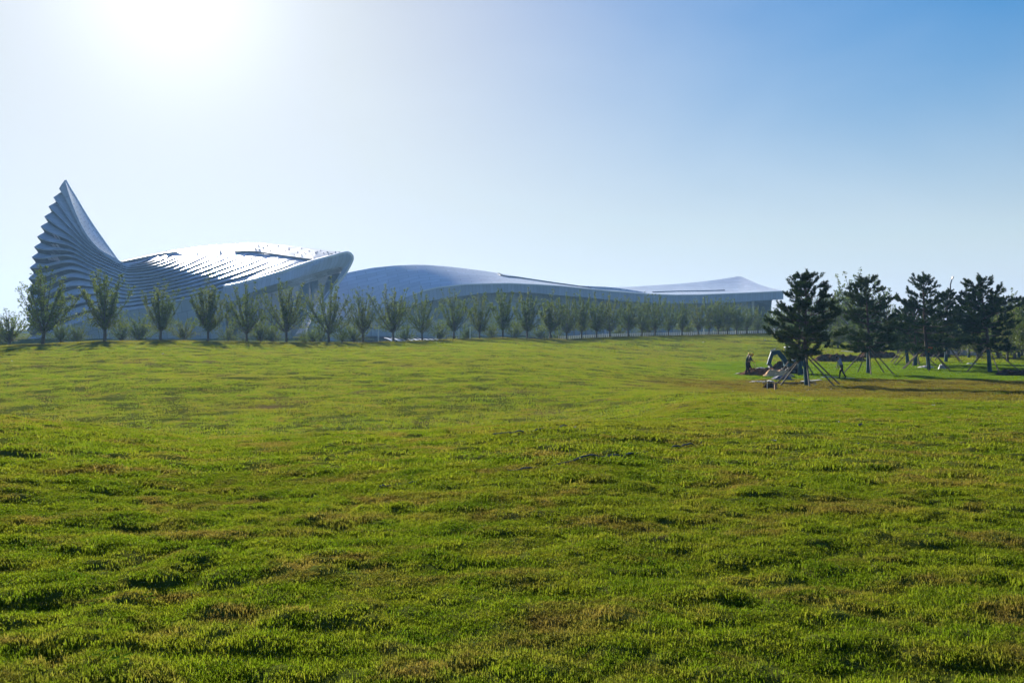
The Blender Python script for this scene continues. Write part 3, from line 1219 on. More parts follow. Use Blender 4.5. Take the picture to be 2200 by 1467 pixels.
B_P = [(735, 0.35), (900, 0.35), (1000, 0.3), (1080, 0.15), (1200, -0.1), (1300, -0.3), (1500, -0.4), (1590, -0.7), (1640, -0.4), (1683, 0)]

wave = empty('wave_hall', W(1250, 735, 285))
INVW = Matrix.Translation(-wave.location)


def wave_part(mb, name, mat, parent=None, smooth=False):
    o = mb.build(name, mat, parent or wave, smooth)
    if parent is None:
        o.matrix_parent_inverse = INVW.copy()
    return o


def roof_pt(u, t):
    ye = interp(u, Y_E)
    yr = ye + interp(u, Y_D)
    b = interp(u, B_P)
    a = W(u, interp(u, V_E), ye)
    c = W(u, interp(u, V_R), yr)
    f = (1 - b) * t + b * (1 - (1 - t) ** 2.3) if b >= 0 else (1 + b) * t - b * t ** 2.2
    z = a.z + (c.z - a.z) * f
    y = ye + (yr - ye) * t
    return Vector(((u - 1100) / F * y, y, z))


def roof_at(u, v):
    best = min(((abs(HOR - F * (p.z - EYE) / p.y - v), t) for t in np.linspace(0, 1, 80) for p in (roof_pt(u, t),)), key=lambda e: e[0])
    return roof_pt(u, best[1])


us = list(np.r_[np.arange(621, 1683, 9.0), 1683.0])
rows = [[roof_pt(u, t) for u in us] for t in np.linspace(0, 1, 15)]
mb = MB()
mb.grid(rows)
wave_part(mb, 'wave_roof', 'roofsheet', smooth=True)
mb = MB()
mb.grid([rows[-1], [p + Vector((0, 14, -3.5)) for p in rows[-1]], [Vector((p.x, p.y + 18, -1)) for p in rows[-1]]])
wave_part(mb, 'rear_slope', 'roofsheet', smooth=True)
# fascia, soffit and wall below
fb = []
for u in us:
    ye = interp(u, Y_E)
    fb.append(W(u, interp(u, V_F), ye + 0.7))
mb = MB()
mb.grid([[p + Vector((0, -0.15, -0.05)) for p in rows[0]], [(p + Vector((0, -0.15, -0.05))).lerp(q, 0.5) for p, q in zip(rows[0], fb)], fb])
wave_part(mb, 'fascia', 'fascia')
mb = MB()
mb.beam([p + Vector((0, -0.1, 0.05)) for p in rows[0][30:]], 0.7, 0.35)
wave_part(mb, 'eave_trim', 'white')
sel = [i for i, u in enumerate(us) if u >= 700]
mb = MB()
mb.grid([[fb[i] for i in sel], [fb[i] + Vector((0, 9, 0.3)) for i in sel]])
wave_part(mb, 'soffit', 'soffit')
sel = [i for i, u in enumerate(us) if 700 <= u <= 1632]
mb = MB()
mb.grid([[fb[i] + Vector((0, 8.6, 0.28)) for i in sel], [Vector((fb[i].x, fb[i].y + 8.6, -1.5)) for i in sel]])
e = fb[sel[-1]] + Vector((0, 8.6, 0.3))
mb.grid([[e, e + Vector((4, 26, 3))], [Vector((e.x, e.y, -1.5)), Vector((e.x + 4, e.y + 26, -1.5))]])
wave_part(mb, 'wall', 'darkwall')
mb = MB()
mb.box((e.x + 0.3, e.y - 0.6, (e.z - 1.5) / 2), (0.9, 0.9, e.z + 1.5))
wave_part(mb, 'corner_column', 'white')
# columns of the front
for u in (955, 1150, 1305):
    i = min(range(len(us)), key=lambda n: abs(us[n] - u))
    p = fb[i] + Vector((0, 7.0, 0))
    mb = MB()
    mb.tube([(p.x, p.y, -1.5), (p.x, p.y, p.z + 0.2)], 0.45, 10)
    wave_part(mb, 'column', 'cladding')
# windows at ground level
for n in range(34):
    u0 = 1180 + n * 13.3
    if n in (7, 8, 13, 14, 20, 25, 26):
        continue
    i = min(range(len(us)), key=lambda q: abs(us[q] - u0))
    y = fb[i].y + 8.35
    a = W(u0 + 0.8, 697, y)
    b = W(u0 + 12.2, 724, y)
    cx, cz = (a.x + b.x) / 2, (a.z + b.z) / 2
    w_, h_ = b.x - a.x, a.z - b.z
    mb = MB()
    for sx in (-1, 1):
        mb.box((cx + sx * (w_ / 2 - 0.06), y, cz), (0.12, 0.16, h_))
    for sz in (-1, 0.1, 1):
        mb.box((cx, y, cz + sz * (h_ / 2 - 0.06)), (w_ - 0.25, 0.15, 0.12))
    o = wave_part(mb, 'window', 'mullion')
    mb = MB()
    mb.box((cx, y + 0.02, cz), (w_ - 0.2, 0.05, h_ - 0.1))
    wave_part(mb, 'pane', 'windowglass' if 'windowglass' in M else 'glass', o)
# roof slots
for seg in ([(1071, 588.6), (1076, 591.3), (1110, 596.5), (1200, 609.8), (1268, 619)], [(1403, 628), (1440, 626.5), (1500, 625.3), (1556, 624)]):
    c = catmull(seg, 30)
    mb = MB()
    mb.beam([roof_at(a, b) + Vector((0, 0, 0.12)) for a, b in c], 0.8, 0.5 if seg[0][0] < 1200 else 0.3)
    wave_part(mb, 'roof_slot', 'darkmetal')
# fold where the second wave starts
c = catmull([(1234, 613), (1265, 618.5), (1310, 622.5), (1350, 626.3), (1392, 629.8)], 30)
base = [roof_at(a, b) for a, b in c]
hgt = [math.sin(math.pi * i / 29) ** 0.8 * 1.0 for i in range(30)]
mb = MB()
mb.grid([base, [p + Vector((0, 0.3, h)) for p, h in zip(base, hgt)], [p + Vector((0, 9, h * 0.6)) for p, h in zip(base, hgt)]])
wave_part(mb, 'roof_fold', 'roofsheet')
tag(wave, 'long low hall with a blue grey wave roof rising to a peak', 'building')


# ------------------------------------------------------------------ row of young trees
def leaf_quads(C, size, r, up=0.3):
    """rhombic leaves at centres C: returns verts, faces"""
    n = len(C)
    a = r.randn(n, 3)
    a /= np.linalg.norm(a, axis=1, keepdims=True)
    b = np.cross(a, r.randn(n, 3))
    b /= np.linalg.norm(b, axis=1, keepdims=True)
    s_ = (size * (0.65 + 0.7 * r.rand(n)))[:, None]
    V = np.stack([C - a * s_, C - b * s_ * 0.55, C + a * s_, C + b * s_ * 0.55], 1).reshape(-1, 3)
    Fq = np.arange(4 * n).reshape(-1, 4)
    return V, Fq


def np_mesh(name, V, Fq, mat):
    me = bpy.data.meshes.new(name)
    k = Fq.shape[1]
    me.vertices.add(len(V))
    me.vertices.foreach_set('co', V.astype(np.float32).ravel())
    me.loops.add(Fq.size)
    me.loops.foreach_set('vertex_index', Fq.astype(np.int32).ravel())
    me.polygons.add(len(Fq))
    me.polygons.foreach_set('loop_start', (np.arange(len(Fq)) * k).astype(np.int32))
    me.update(calc_edges=True)
    me.materials.append(M[mat] if isinstance(mat, str) else mat)
    return me


def young_tree(seed, H=7.5, spread=1.0, dens=1.0, trunk_h=1.15):
    r = np.random.RandomState(seed)
    rg = random.Random(seed)
    wood = MB()
    C = []
    wood.tube([(0, 0, -0.3), (0.02, 0, trunk_h * 0.45), (rg.uniform(-.05, .05), rg.uniform(-.05, .05), trunk_h), (0, 0, trunk_h + 0.9)], [0.17, 0.14, 0.125, 0.08], 8)

    def leaves(p, n, sp):
        C.append(np.array(p)[None, :] + r.randn(n, 3) * np.array([sp, sp, sp]))
    nl = rg.randint(17, 21)
    for i in range(nl):
        az = 2 * math.pi * (i * 0.618 + rg.uniform(-.06, .06))
        f = (i + 0.5) / nl
        tilt = math.radians(3 + 47 * f ** 0.9 + rg.uniform(-5, 5)) * spread
        z0 = trunk_h - 0.1 + 0.75 * (1 - f) * rg.random()
        top = H * (1.0 - 0.40 * f ** 1.5) * rg.uniform(0.76, 1.04)
        p = Vector((0, 0, z0))
        pts = [p.copy()]
        n = 8
        L_ = (top - z0) / math.cos(tilt * 0.85)
        for q in range(n):
            t = (q + 1) / n
            a = tilt * (1.12 - 0.42 * t)
            d = Vector((math.sin(a) * math.cos(az), math.sin(a) * math.sin(az), math.cos(a)))
            p = p + d * (L_ / n) + Vector((rg.gauss(0, .025), rg.gauss(0, .025), 0))
            pts.append(p.copy())
        wood.tube(pts, [0.055 * (1 - 0.82 * q / n) for q in range(n + 1)], 5, False)
        for q in range(2, n + 1):
            k_ = (4, 7, 8, 7, 6, 6, 7)[q - 2]
            leaves(pts[q], int(k_ * dens), 0.085)
            if q < n:
                leaves(pts[q].lerp(pts[q + 1], 0.5), int(k_ * 0.8 * dens), 0.08)
        leaves(pts[-1] + Vector((0, 0, 0.04)), int(10 * dens), 0.075)
        for sq in range(rg.randint(5, 7)):
            q = rg.uniform(1.3, n - 1.5)
            b = pts[int(q)].lerp(pts[int(q) + 1], q % 1)
            a2 = az + rg.uniform(-1.8, 1.8)
            ti = math.radians(rg.uniform(8, 40))
            d = Vector((math.sin(ti) * math.cos(a2), math.sin(ti) * math.sin(a2), math.cos(ti)))
            ln = rg.uniform(0.7, 1.5) * (H / 7.5)
            e = b + d * ln
            mid = b.lerp(e, .5) + Vector((rg.gauss(0, .05), rg.gauss(0, .05), 0.03))
            wood.tube([b, mid, e], [0.02, 0.013, 0.006], 3, False)
            for t in (0.3, 0.5, 0.7, 0.85, 1.0):
                leaves(b.lerp(e, t), int((2.5 + 4 * t) * dens), 0.065)
    # low skirt of leafy twigs
    for i in range(32):
        az = rg.uniform(0, 2 * math.pi)
        ln = rg.uniform(1.0, 2.9) * spread
        z0 = trunk_h + rg.uniform(-0.05, 1.5) * (0.6 if H < 6 else 1.0)
        pts = [Vector((0, 0, z0))]
        for q in range(4):
            t = (q + 1) / 4
            pts.append(Vector((math.cos(az) * ln * t, math.sin(az) * ln * t, z0 + 0.95 * t - 0.45 * t * t + rg.gauss(0, .07))))
        wood.tube(pts, [0.025, 0.018, 0.012, 0.008, 0.004], 3, False)
        for q in range(1, 5):
            leaves(pts[q], int(10 * dens), 0.19)
    V, Fq = leaf_quads(np.vstack(C), 0.082, r)
    crown = np_mesh('crown', V, Fq, 'leaf')
    trunk = bpy.data.meshes.new('trunk')
    trunk.from_pydata(wood.v, [], wood.f)
    trunk.materials.append(M['bark'])
    trunk.shade_smooth()
    return trunk, crown


def put_tree(name, meshes, loc, rz, sc, label, cat, group):
    o = empty(name, loc, rz)
    o.scale = (sc * rg.uniform(0.92, 1.12), sc * rg.uniform(0.92, 1.12), sc)
    o.rotation_euler = (rg.gauss(0, 0.025), rg.gauss(0, 0.025), rz)
    for nm, me in zip(('trunk', 'crown'), meshes):
        link(bpy.data.objects.new(nm, me), o)
    return tag(o, label, cat, group)


def nth(n):
    return str(n) + ('th' if 10 < n % 100 < 14 else {1: 'st', 2: 'nd', 3: 'rd'}.get(n % 10, 'th'))


YT = [young_tree(100 + i, 7.5, (0.95, 1.15, 0.85, 1.0, 1.1, 0.8, 1.2, 0.9)[i], (1.3, 1.05, 1.35, 0.95, 1.15, 1.3, 1.1, 1.4)[i]) for i in range(8)]
rg = random.Random(5)
ROW = [(92, 578), (225, 574), (345, 599), (447, 597), (530, 599), (615, 598), (706, 606), (780, 608), (845, 609), (907, 620), (975, 621), (1030, 625), (1080, 621),
       (1132, 623), (1182, 626), (1218, 628), (1250, 630), (1282, 632), (1310, 634), (1350, 636), (1379, 634), (1407, 629), (1436, 640), (1465, 640), (1500, 641),
       (1523, 640), (1543, 641), (1563, 642), (1583, 648), (1604, 652), (1628, 655), (1655, 660), (1682, 655), (1712, 650)]
for i, (u, vt) in enumerate(ROW):
    y = float(row_dist(np.array(u)))
    x = (u - 1100) / F * y
    z = tz(x, y)
    topz = EYE - (vt - HOR) / F * y
    put_tree('young_tree', YT[(i * 5 + i // 8) % 8], (x, y, z), rg.uniform(0, 6.28), (topz - z) / 7.45 * rg.uniform(0.96, 1.05),
             nth(i + 1) + ' upright young tree of the crest row, counting from the tall tail', 'tree', 'trees in the row along the crest')

# second, lower line of trees and shrubs behind the row
BT = [young_tree(200 + i, 4.6, 1.25, 0.6, 0.6) for i in range(3)]
for i, u in enumerate((-8, 20, 130, 165, 262, 300, 395, 490, 560, 585, 655, 672, 690, 735, 760, 872, 945, 1003, 1056, 1105, 1160, 1200, 1330, 1390, 1480, 1555, 1590, 1620)):
    y = float(row_dist(np.array(u))) + rg.uniform(9, 22)
    x = (u - 1100) / F * y
    put_tree('small_tree', BT[i % 3], (x, y, tz(x, y)), rg.uniform(0, 6.28), rg.uniform(0.55, 0.95) * (1.45 if u < 100 else 1),
             nth(i + 1) + ' low bushy tree half hidden behind the row, counting from the tall tail', 'tree', 'low trees behind the row')

# ------------------------------------------------------------------ pines
def tuft_template(seed, n=52):
    r = np.random.RandomState(seed)
    V = []
    for i in range(n):
        t = r.rand() * 0.24
        a = r.rand() * 2 * np.pi
        fw = 0.35 + 0.75 * t / 0.24
        d = np.array([np.cos(a), np.sin(a), fw])
        d /= np.linalg.norm(d)
        ln = 0.11 + 0.06 * r.rand()
        base = np.array([0, 0, t])
        w = np.cross(d, r.randn(3))
        w = w / np.linalg.norm(w) * 0.015
        V += [base - w, base + w, base + d * ln]
    return np.array(V)


TUFT = [tuft_template(i) for i in range(5)]


def pine(seed, H=7.4, wide=2.5, lean=(0, 0), clear=2.1, gaps=0.15, top_thin=1.0):
    rg = random.Random(seed)
    r = np.random.RandomState(seed)
    wood = MB()
    N_ = 10
    ax = []
    for i in range(N_ + 1):
        t = i / N_
        ax.append(Vector((lean[0] * H * t ** 1.2 + 0.08 * math.sin(seed + 5 * t), lean[1] * H * t ** 1.2 + 0.08 * math.cos(seed * 2 + 4 * t), -0.2 + (H + 0.2) * t)))

    def axis(z):
        q = min(max((z + 0.2) / (H + 0.2) * N_, 0), N_ - 1e-6)
        return ax[int(q)].lerp(ax[int(q) + 1], q % 1)
    wood.tube(ax, [0.16 * (1 - 0.9 * (i / N_) ** 1.1) + 0.012 for i in range(N_ + 1)], 8)
    tufts = []

    def tuft_line(a, b, n):
        d = (b - a).normalized()
        for i in range(n):
            t = 0.35 + 0.65 * (i + 0.5) / n if n > 1 else 0.9
            tufts.append((a.lerp(b, t) + Vector((rg.gauss(0, .03), rg.gauss(0, .03), rg.gauss(0, .03))),
                          (d + Vector((rg.gauss(0, .25), rg.gauss(0, .25), 0.35 + rg.gauss(0, .2)))).normalized(), rg.uniform(0.85, 1.35)))
    z = clear - 0.35
    az = rg.uniform(0, 6.28)
    while z < H - 0.25:
        t = (z - clear) / (H - clear)
        prof = interp(t, [(0, 0.75), (0.12, 1.0), (0.35, 0.95), (0.6, 0.7), (0.8, 0.42 * top_thin), (1, 0.14)])
        for w in range(rg.randint(3, 4)):
            az += 2.4 + rg.uniform(-.4, .4)
            if rg.random() < gaps + 0.05:
                continue
            L_ = wide * 1.1 * prof * rg.uniform(0.6, 1.15)
            b0 = axis(z)
            rise = interp(t, [(0, -0.18), (0.3, 0.14), (0.7, 0.5), (1, 1.1)]) + rg.uniform(-.12, .12)
            pts = [b0]
            for q in range(5):
                s_ = (q + 1) / 5
                pts.append(b0 + Vector((math.cos(az) * L_ * s_, math.sin(az) * L_ * s_, L_ * (rise * s_ - 0.22 * s_ + 0.30 * s_ * s_))) + Vector((rg.gauss(0, .04), rg.gauss(0, .04), rg.gauss(0, .04))))
            wood.tube(pts, [0.045 * (1 - 0.16 * q) * (0.5 + 0.5 * prof) for q in range(6)], 4, False)
            tuft_line(pts[-2], pts[-1], 3)
            tufts.append((pts[-1], Vector((math.cos(az) * .5, math.sin(az) * .5, 1)).normalized(), 1.3))
            nsub = max(4, int(L_ * 6.5))
            for sq in range(nsub):
                f = rg.uniform(0.22, 0.98) * 5
                b = pts[int(f)].lerp(pts[min(int(f) + 1, 5)], f % 1)
                a2 = az + rg.choice((-1, 1)) * rg.uniform(0.4, 1.3)
                ln = rg.uniform(0.3, 0.75) * (0.7 + 0.4 * prof)
                e = b + Vector((math.cos(a2) * ln, math.sin(a2) * ln, ln * rg.uniform(0.1, 0.75)))
                wood.tube([b, e], [0.014, 0.006], 3, False)
                tuft_line(b, e, 3)
        z += rg.uniform(0.26, 0.42)
    for i in range(10):
        b = axis(H - 0.9 * rg.random())
        tuft_line(b, b + Vector((rg.gauss(0, .16), rg.gauss(0, .16), 0.45)), 3)
    VV = []
    for p, d, s_ in tufts:
        q = Vector((0, 0, 1)).rotation_difference(d).to_matrix() @ Matrix.Rotation(rg.uniform(0, 6.28), 3, 'Z')
        VV.append(TUFT[rg.randrange(5)] @ np.array(q).T * s_ + np.array(p))
    V = np.vstack(VV)
    crown = np_mesh('crown', V, np.arange(len(V)).reshape(-1, 3), 'needle')
    trunk = bpy.data.meshes.new('trunk')
    trunk.from_pydata(wood.v, [], wood.f)
    trunk.materials.append(M['pinebark'])
    trunk.shade_smooth()
    wr = MB()
    wr.tube([axis(zz) for zz in np.linspace(-0.1, clear * 0.85, 6)], [0.19, 0.175, 0.165, 0.16, 0.155, 0.15], 10)
    wrap = bpy.data.meshes.new('trunk_wrap')
    wrap.from_pydata(wr.v, [], wr.f)
    wrap.materials.append(M['wrap'])
    wrap.shade_smooth()
    return (trunk, crown, wrap), axis(clear * 0.95)


def put_pine(u, v, vt, seed, label, wide=2.5, lean=(0, 0), clear=2.1, gaps=0.15, group=None, y=None, poles=5, phase=0.3, pole_r=2.1, top_thin=1.0):
    p = ground_at(u, v) if y is None else Vector(((u - 1100) / F * y, y, tz((u - 1100) / F * y, y)))
    H = (EYE - (vt - HOR) / F * p.y) - p.z
    me, tie = pine(seed, H, wide, lean, clear, gaps, top_thin)
    o = empty('pine_tree', p)
    for nm, m_ in zip(('trunk', 'crown', 'trunk_wrap'), me):
        link(bpy.data.objects.new(nm, m_), o)
    tag(o, label, 'pine tree', group)
    if poles:
        s_ = empty('tree_support', p)
        rgp = random.Random(seed * 7)
        for i in range(poles):
            a = phase + 2 * math.pi * i / poles + rgp.uniform(-.2, .2)
            R = pole_r * rgp.uniform(0.85, 1.1)
            fx, fy = math.cos(a) * R, math.sin(a) * R
            fz = tz(p.x + fx, p.y + fy) - p.z
            mb = MB()
            top_ = tie + Vector((math.cos(a) * 0.14, math.sin(a) * 0.14, rgp.uniform(-.25, .15)))
            mb.tube([(fx * 1.03, fy * 1.03, fz - 0.06), Vector((fx, fy, fz)).lerp(top_, 0.5), top_ + (top_ - Vector((fx, fy, fz))).normalized() * 0.15], [0.052, 0.048, 0.042], 6)
            mb.build('pole', 'pole', s_)
        tag(s_, 'timber poles bracing the ' + label.replace('pine tree', 'pine'), 'tree support')
    return o, p


PINES = [
    # u, base row, top row, seed, width, lean, clear, gaps, poles, phase, pole radius
    (1735, 828, 599, 3, 1.95, (-0.035, 0.0), 2.25, 0.14, 6, 0.2, 2.2, 'broad pine tree with its lowest boughs over the excavator'),
    (1717, 806, 690, 8, 1.5, (0.03, 0.0), 2.0, 0.3, 3, 1.1, 1.6, 'small pine tree hidden close behind the broad pine by the dug bed'),
    (1867, 803, 606, 12, 2.3, (-0.03, 0.01), 2.35, 0.16, 5, 0.5, 2.1, 'wide pine tree standing alone beside the walking person'),
    (1994, 794, 597, 21, 2.35, (-0.06, 0.0), 2.2, 0.26, 6, 0.1, 2.2, 'pine tree with a bowed trunk and an orange board tied to it'),
    (1967, 787, 660, 25, 1.8, (-0.03, 0.02), 2.1, 0.2, 4, 0.9, 1.9, 'slim pine tree just behind the bowed pine'),
    (1948, 781, 668, 27, 1.7, (0.0, 0.02), 2.0, 0.2, 4, 0.4, 1.9, 'shorter pine tree at the back of the slim one'),
    (2033, 779, 632, 31, 2.4, (0.02, 0.0), 2.1, 0.16, 4, 0.2, 2.3, 'straight pine tree with a dark board tied to its trunk'),
    (2128, 800, 603, 36, 2.35, (-0.12, 0.0), 2.3, 0.24, 5, 0.6, 2.2, 'pine tree leaning hard over the shaded bank'),
    (2083, 769, 640, 41, 2.2, (0.02, 0.02), 2.1, 0.2, 4, 0.3, 2.0, 'pine tree behind the leaning one, beside the pale path'),
    (2142, 764, 645, 44, 2.6, (0.0, 0.0), 1.9, 0.15, 3, 0.1, 2.0, 'dense pine tree at the edge of the pale path'),
    (2190, 770, 648, 47, 2.4, (0.03, 0.0), 1.8, 0.15, 3, 0.8, 2.0, 'dense pine tree past the leaning one, its boughs sweeping low'),
]
for (u, v, vt, sd_, wd_, le, cl, gp, np_, ph, pr, lb) in PINES:
    put_pine(u, v, vt, sd_, lb, wd_, le, cl, gp, 'braced pines in the bed', None, np_, ph, pr)


# ------------------------------------------------------------------ small structures behind the row
rg = random.Random(77)
pod = empty('podium_wall', W(812, 735, 172))
INVP = Matrix.Translation(-pod.location)
for c in range(18):
    for r_ in range(3):
        u0 = 670 + c * 16
        a = W(u0 + 0.5, 688 + r_ * 17, 172)
        b = W(u0 + 15.5, 704.2 + r_ * 17, 172)
        mb = MB()
        mb.box(((a.x + b.x) / 2, 172 + rg.uniform(-.02, .02), (a.z + b.z) / 2), (b.x - a.x, 0.3, a.z - b.z))
        o = mb.build('panel', 'podium', pod)
        o.matrix_parent_inverse = INVP
mb = MB()
a = W(668, 687, 172.3)
b = W(960, 740, 172.3)
mb.box(((a.x + b.x) / 2, 173.0, (a.z + b.z) / 2), (b.x - a.x, 1.2, a.z - b.z))
o = mb.build('wall_core', 'darkwall', pod)
o.matrix_parent_inverse = INVP
tag(pod, 'low blue grey panelled wall between the domed hall and the wave hall', 'wall')

# low glazed barrel canopy over a stair
gc = empty('barrel_canopy', W(800, 735, 132))
INVG = Matrix.Translation(-gc.location)
g0, g1 = W(800, 733, 128), W(925, 733, 152)
ax_ = (g1 - g0)
rad = 1.55


def vault(t, a):
    c = g0 + ax_ * t
    side = Vector((-ax_.y, ax_.x, 0)).normalized()
    rr_ = rad * (1 - 0.15 * t)
    return c + side * (math.cos(a) * rr_ * 2.1) + Vector((0, 0, math.sin(a) * rr_ * 0.62 - 0.30))


for i in range(9):
    mb = MB()
    mb.grid([[vault(i / 9 + 0.008, math.pi * j / 10) for j in range(11)], [vault((i + 1) / 9 - 0.008, math.pi * j / 10) for j in range(11)]])
    o = mb.build('roof_panel', 'white', gc, True)
    o.matrix_parent_inverse = INVG
for i in range(10):
    mb = MB()
    mb.tube([vault(i / 9, math.pi * j / 10) + Vector((0, 0, 0.04)) for j in range(11)], 0.09, 5)
    o = mb.build('rib', 'darkmetal', gc)
    o.matrix_parent_inverse = INVG
mb = MB()
mb.add([vault(0, math.pi * j / 10) for j in range(11)], [tuple(range(11))])
o = mb.build('end_glass', 'glass', gc)
o.matrix_parent_inverse = INVG
tag(gc, 'low white barrel canopy with dark ribs peeping over the crest', 'canopy')

# picket fence along the far end of the row
fn = empty('picket_fence', W(1440, 735, 165))
INVF = Matrix.Translation(-fn.location)
fp = []
for u in np.linspace(1200, 1668, 60):
    y = float(row_dist(np.array(u))) + 5
    v0 = interp(u, CREST) + 4
    fp.append(W(u, v0, y))
mb = MB()
for i in range(59):
    for q in range(2):
        p = fp[i].lerp(fp[i + 1], q / 2)
        mb.box(p + Vector((0, 0, 0.35)), (0.17, 0.05, 0.85))
o = mb.build('pickets', 'white', fn)
o['kind'] = 'stuff'
o.matrix_parent_inverse = INVF
for h_ in (0.1, 0.6):
    mb = MB()
    mb.beam([p + Vector((0, 0.06, h_)) for p in fp], 0.05, 0.09)
    o = mb.build('rail', 'white', fn)
    o.matrix_parent_inverse = INVF
for p in fp[::6]:
    mb = MB()
    mb.box(p + Vector((0, 0.12, 0.35)), (0.12, 0.12, 1.1))
    o = mb.build('post', 'white', fn)
    o.matrix_parent_inverse = INVF
tag(fn, 'white picket fence behind the far trees of the row', 'fence')

# slim white posts standing behind the row
for u, vt, dy, lb in ((813, 697, 14, 'slim white post beside the low barrel canopy'), (937, 700, 14, 'slim white post in front of the panelled wall end'),
                      (986, 700, 16, 'slim white post past the end of the panelled wall'), (1010, 703, 16, 'shorter white post near the wave hall pillar'),
                      (1512, 702, 8, 'slim white post rising above the picket fence')):
    y = float(row_dist(np.array(u))) + dy
    b = W(u, vt, y)
    g = tz(b.x, y)
    mb = MB()
    mb.tube([(b.x, y, g - 0.2), (b.x, y, g + 0.3), (b.x, y, g + 0.32), (b.x, y, b.z)], [0.16, 0.16, 0.09, 0.075], 10)
    mb.box((b.x, y, b.z + 0.06), (0.24, 0.24, 0.12))
    tag(mb.build('lamp_post', 'white'), lb, 'post')

# far block at the edge of the site
fbk = empty('distant_block', W(20, 738, 420))
INVB = Matrix.Translation(-fbk.location)
for (u0, u1, vt) in ((-40, 20, 722), (20, 33, 712), (33, 43, 720)):
    a, b = W(u0, vt, 420), W(u1, 745, 420)
    mb = MB()
    mb.box(((a.x + b.x) / 2, 426 + u1 * 0.02, (a.z + b.z) / 2), (b.x - a.x - 0.02, 12, a.z - b.z))
    o = mb.build('wing', 'cladding', fbk)
    o.matrix_parent_inverse = INVB
tag(fbk, 'pale stepped block far off past the tail of the hall', 'building')

# ------------------------------------------------------------------ trees behind the pine bed
RB = [(1748, 150, 628, 0), (1775, 150, 612, 1), (1803, 155, 607, 2), (1828, 150, 622, 3), (1852, 138, 578, 4), (1882, 150, 635, 5), (1910, 160, 655, 0), (2150, 112, 640, 1),
      (2172, 118, 622, 2), (2196, 112, 640, 3), (2225, 108, 628, 4), (2165, 88, 652, 0), (2207, 84, 640, 5), (1940, 165, 660, 2), (2015, 160, 640, 5), (2068, 150, 640, 3), (2105, 150, 640, 1)]
for i, (u, y, vt, k) in enumerate(RB):
    x = (u - 1100) / F * y
    z = tz(x, y)
    topz = EYE - (vt - HOR) / F * y
    put_tree('broadleaf_tree', YT[k], (x, y, z), rg.uniform(0, 6.28), (topz - z) / 7.45,
             nth([q[0] for q in sorted(RB)].index(u) + 1) + ' loose hazy tree behind the pine bed, counting from the wave hall' if u != 1852 else 'tallest loose tree rising behind the wide pine',
             'tree', 'hazy trees behind the pine bed')
for i, (u, y, s_) in enumerate(((1760, 132, 1.1), (1800, 128, 1.0), (1846, 126, 1.1), (1895, 122, 1.1), (1930, 118, 1.2), (1975, 118, 1.0), (2020, 112, 1.1), (2060, 108, 1.2),
                                (2100, 100, 1.1), (2145, 98, 1.3), (2180, 96, 1.4), (2215, 92, 1.4), (1670, 160, 1.2), (1700, 150, 1.2), (1725, 145, 1.2))):
    x = (u - 1100) / F * y
    put_tree('shrub', BT[i % 3], (x, y, tz(x, y)), rg.uniform(0, 6.28), s_, nth(i + 1) + ' rounded shrub in the belt behind the pine bed, counting from the wide pine' if u > 1750 else 'rounded shrub by the far end of the crest row, ' + {1670: 'beside the picket fence', 1700: 'one past the fence', 1725: 'two past the fence'}[u], 'shrub', 'shrubs behind the pine bed')

# street lamps
def street_lamp(u, y, v_bend, v_top, du, label):
    x = (u - 1100) / F * y
    g = tz(x, y)
    zb = EYE - (v_bend - HOR) / F * y
    zt = EYE - (v_top - HOR) / F * y
    o = empty('street_lamp', (x, y, g))
    mb = MB()
    mb.tube([(0, 0, -0.2), (0, 0, 0.9), (0, 0, 0.92), (0, 0, zb - g)], [0.16, 0.16, 0.11, 0.085], 10)
    mb.build('mast', 'darkmetal', o)
    mb = MB()
    dx = du / F * y
    mb.tube([(0, 0, zb - g - 0.05), (dx * 0.5, 0, (zb + zt) / 2 - g), (dx, 0, zt - g)], [0.09, 0.08, 0.07], 8)
    mb.build('arm', 'darkmetal', o)
    mb = MB()
    mb.beam([(dx * 0.7, -0.02, zb + (zt - zb) * 0.7 - g), (dx * 1.05, -0.02, zb + (zt - zb) * 1.05 - g)], 0.3, 0.14)
    mb.build('lamp_head', 'darkmetal', o)
    tag(o, label, 'street lamp')


street_lamp(2042, 118, 610, 595, 5, 'tall dark street lamp with a kinked top between the bowed and leaning pines')
street_lamp(2040, 135, 636, 626, -4, 'shorter street lamp just behind the tall kinked one')
street_lamp(1900, 132, 633, 619, -6, 'street lamp bent to one side behind the wide pine')

# ------------------------------------------------------------------ the dug bed: soil, sheets, timber, excavator, workers
M['soil'] = plain('dug_soil', (0.12, 0.068, 0.038), 1.0, spec=0.0, var=0.5, scale=5, bump=1.0)
M['darksoil'] = plain('wet_soil', (0.04, 0.028, 0.02), 1.0, spec=0.0, var=0.5, scale=5, bump=1.0)
M['burlap'] = plain('tan_burlap', (0.62, 0.38, 0.19), 0.95, var=0.25, scale=4, bump=0.5)
M['sheet'] = plain('white_plastic_sheet', (0.45, 0.43, 0.41), 0.6, var=0.5, scale=4)
M['blacksheet'] = plain('grey_plastic_sheet', (0.10, 0.10, 0.12), 0.4, var=0.7, scale=4)
M['exc'] = plain('teal_machine_paint', (0.012, 0.06, 0.095), 0.5, var=0.2, scale=4)
M['rubber'] = plain('black_rubber', (0.02, 0.02, 0.022), 0.8)
M['orange'] = plain('orange_board', (0.55, 0.12, 0.02), 0.6)
M['yellow'] = plain('yellow_plastic', (0.85, 0.52, 0.02), 0.4, var=0.08)
M['timber'] = plain('sawn_timber', (0.30, 0.19, 0.10), 0.8, var=0.3, scale=6)
M['hose'] = plain('black_hose', (0.06, 0.075, 0.10), 0.95, spec=0.0)
M['path'] = plain('pale_path', (0.34, 0.30, 0.26), 0.95, var=0.2, scale=1.5)


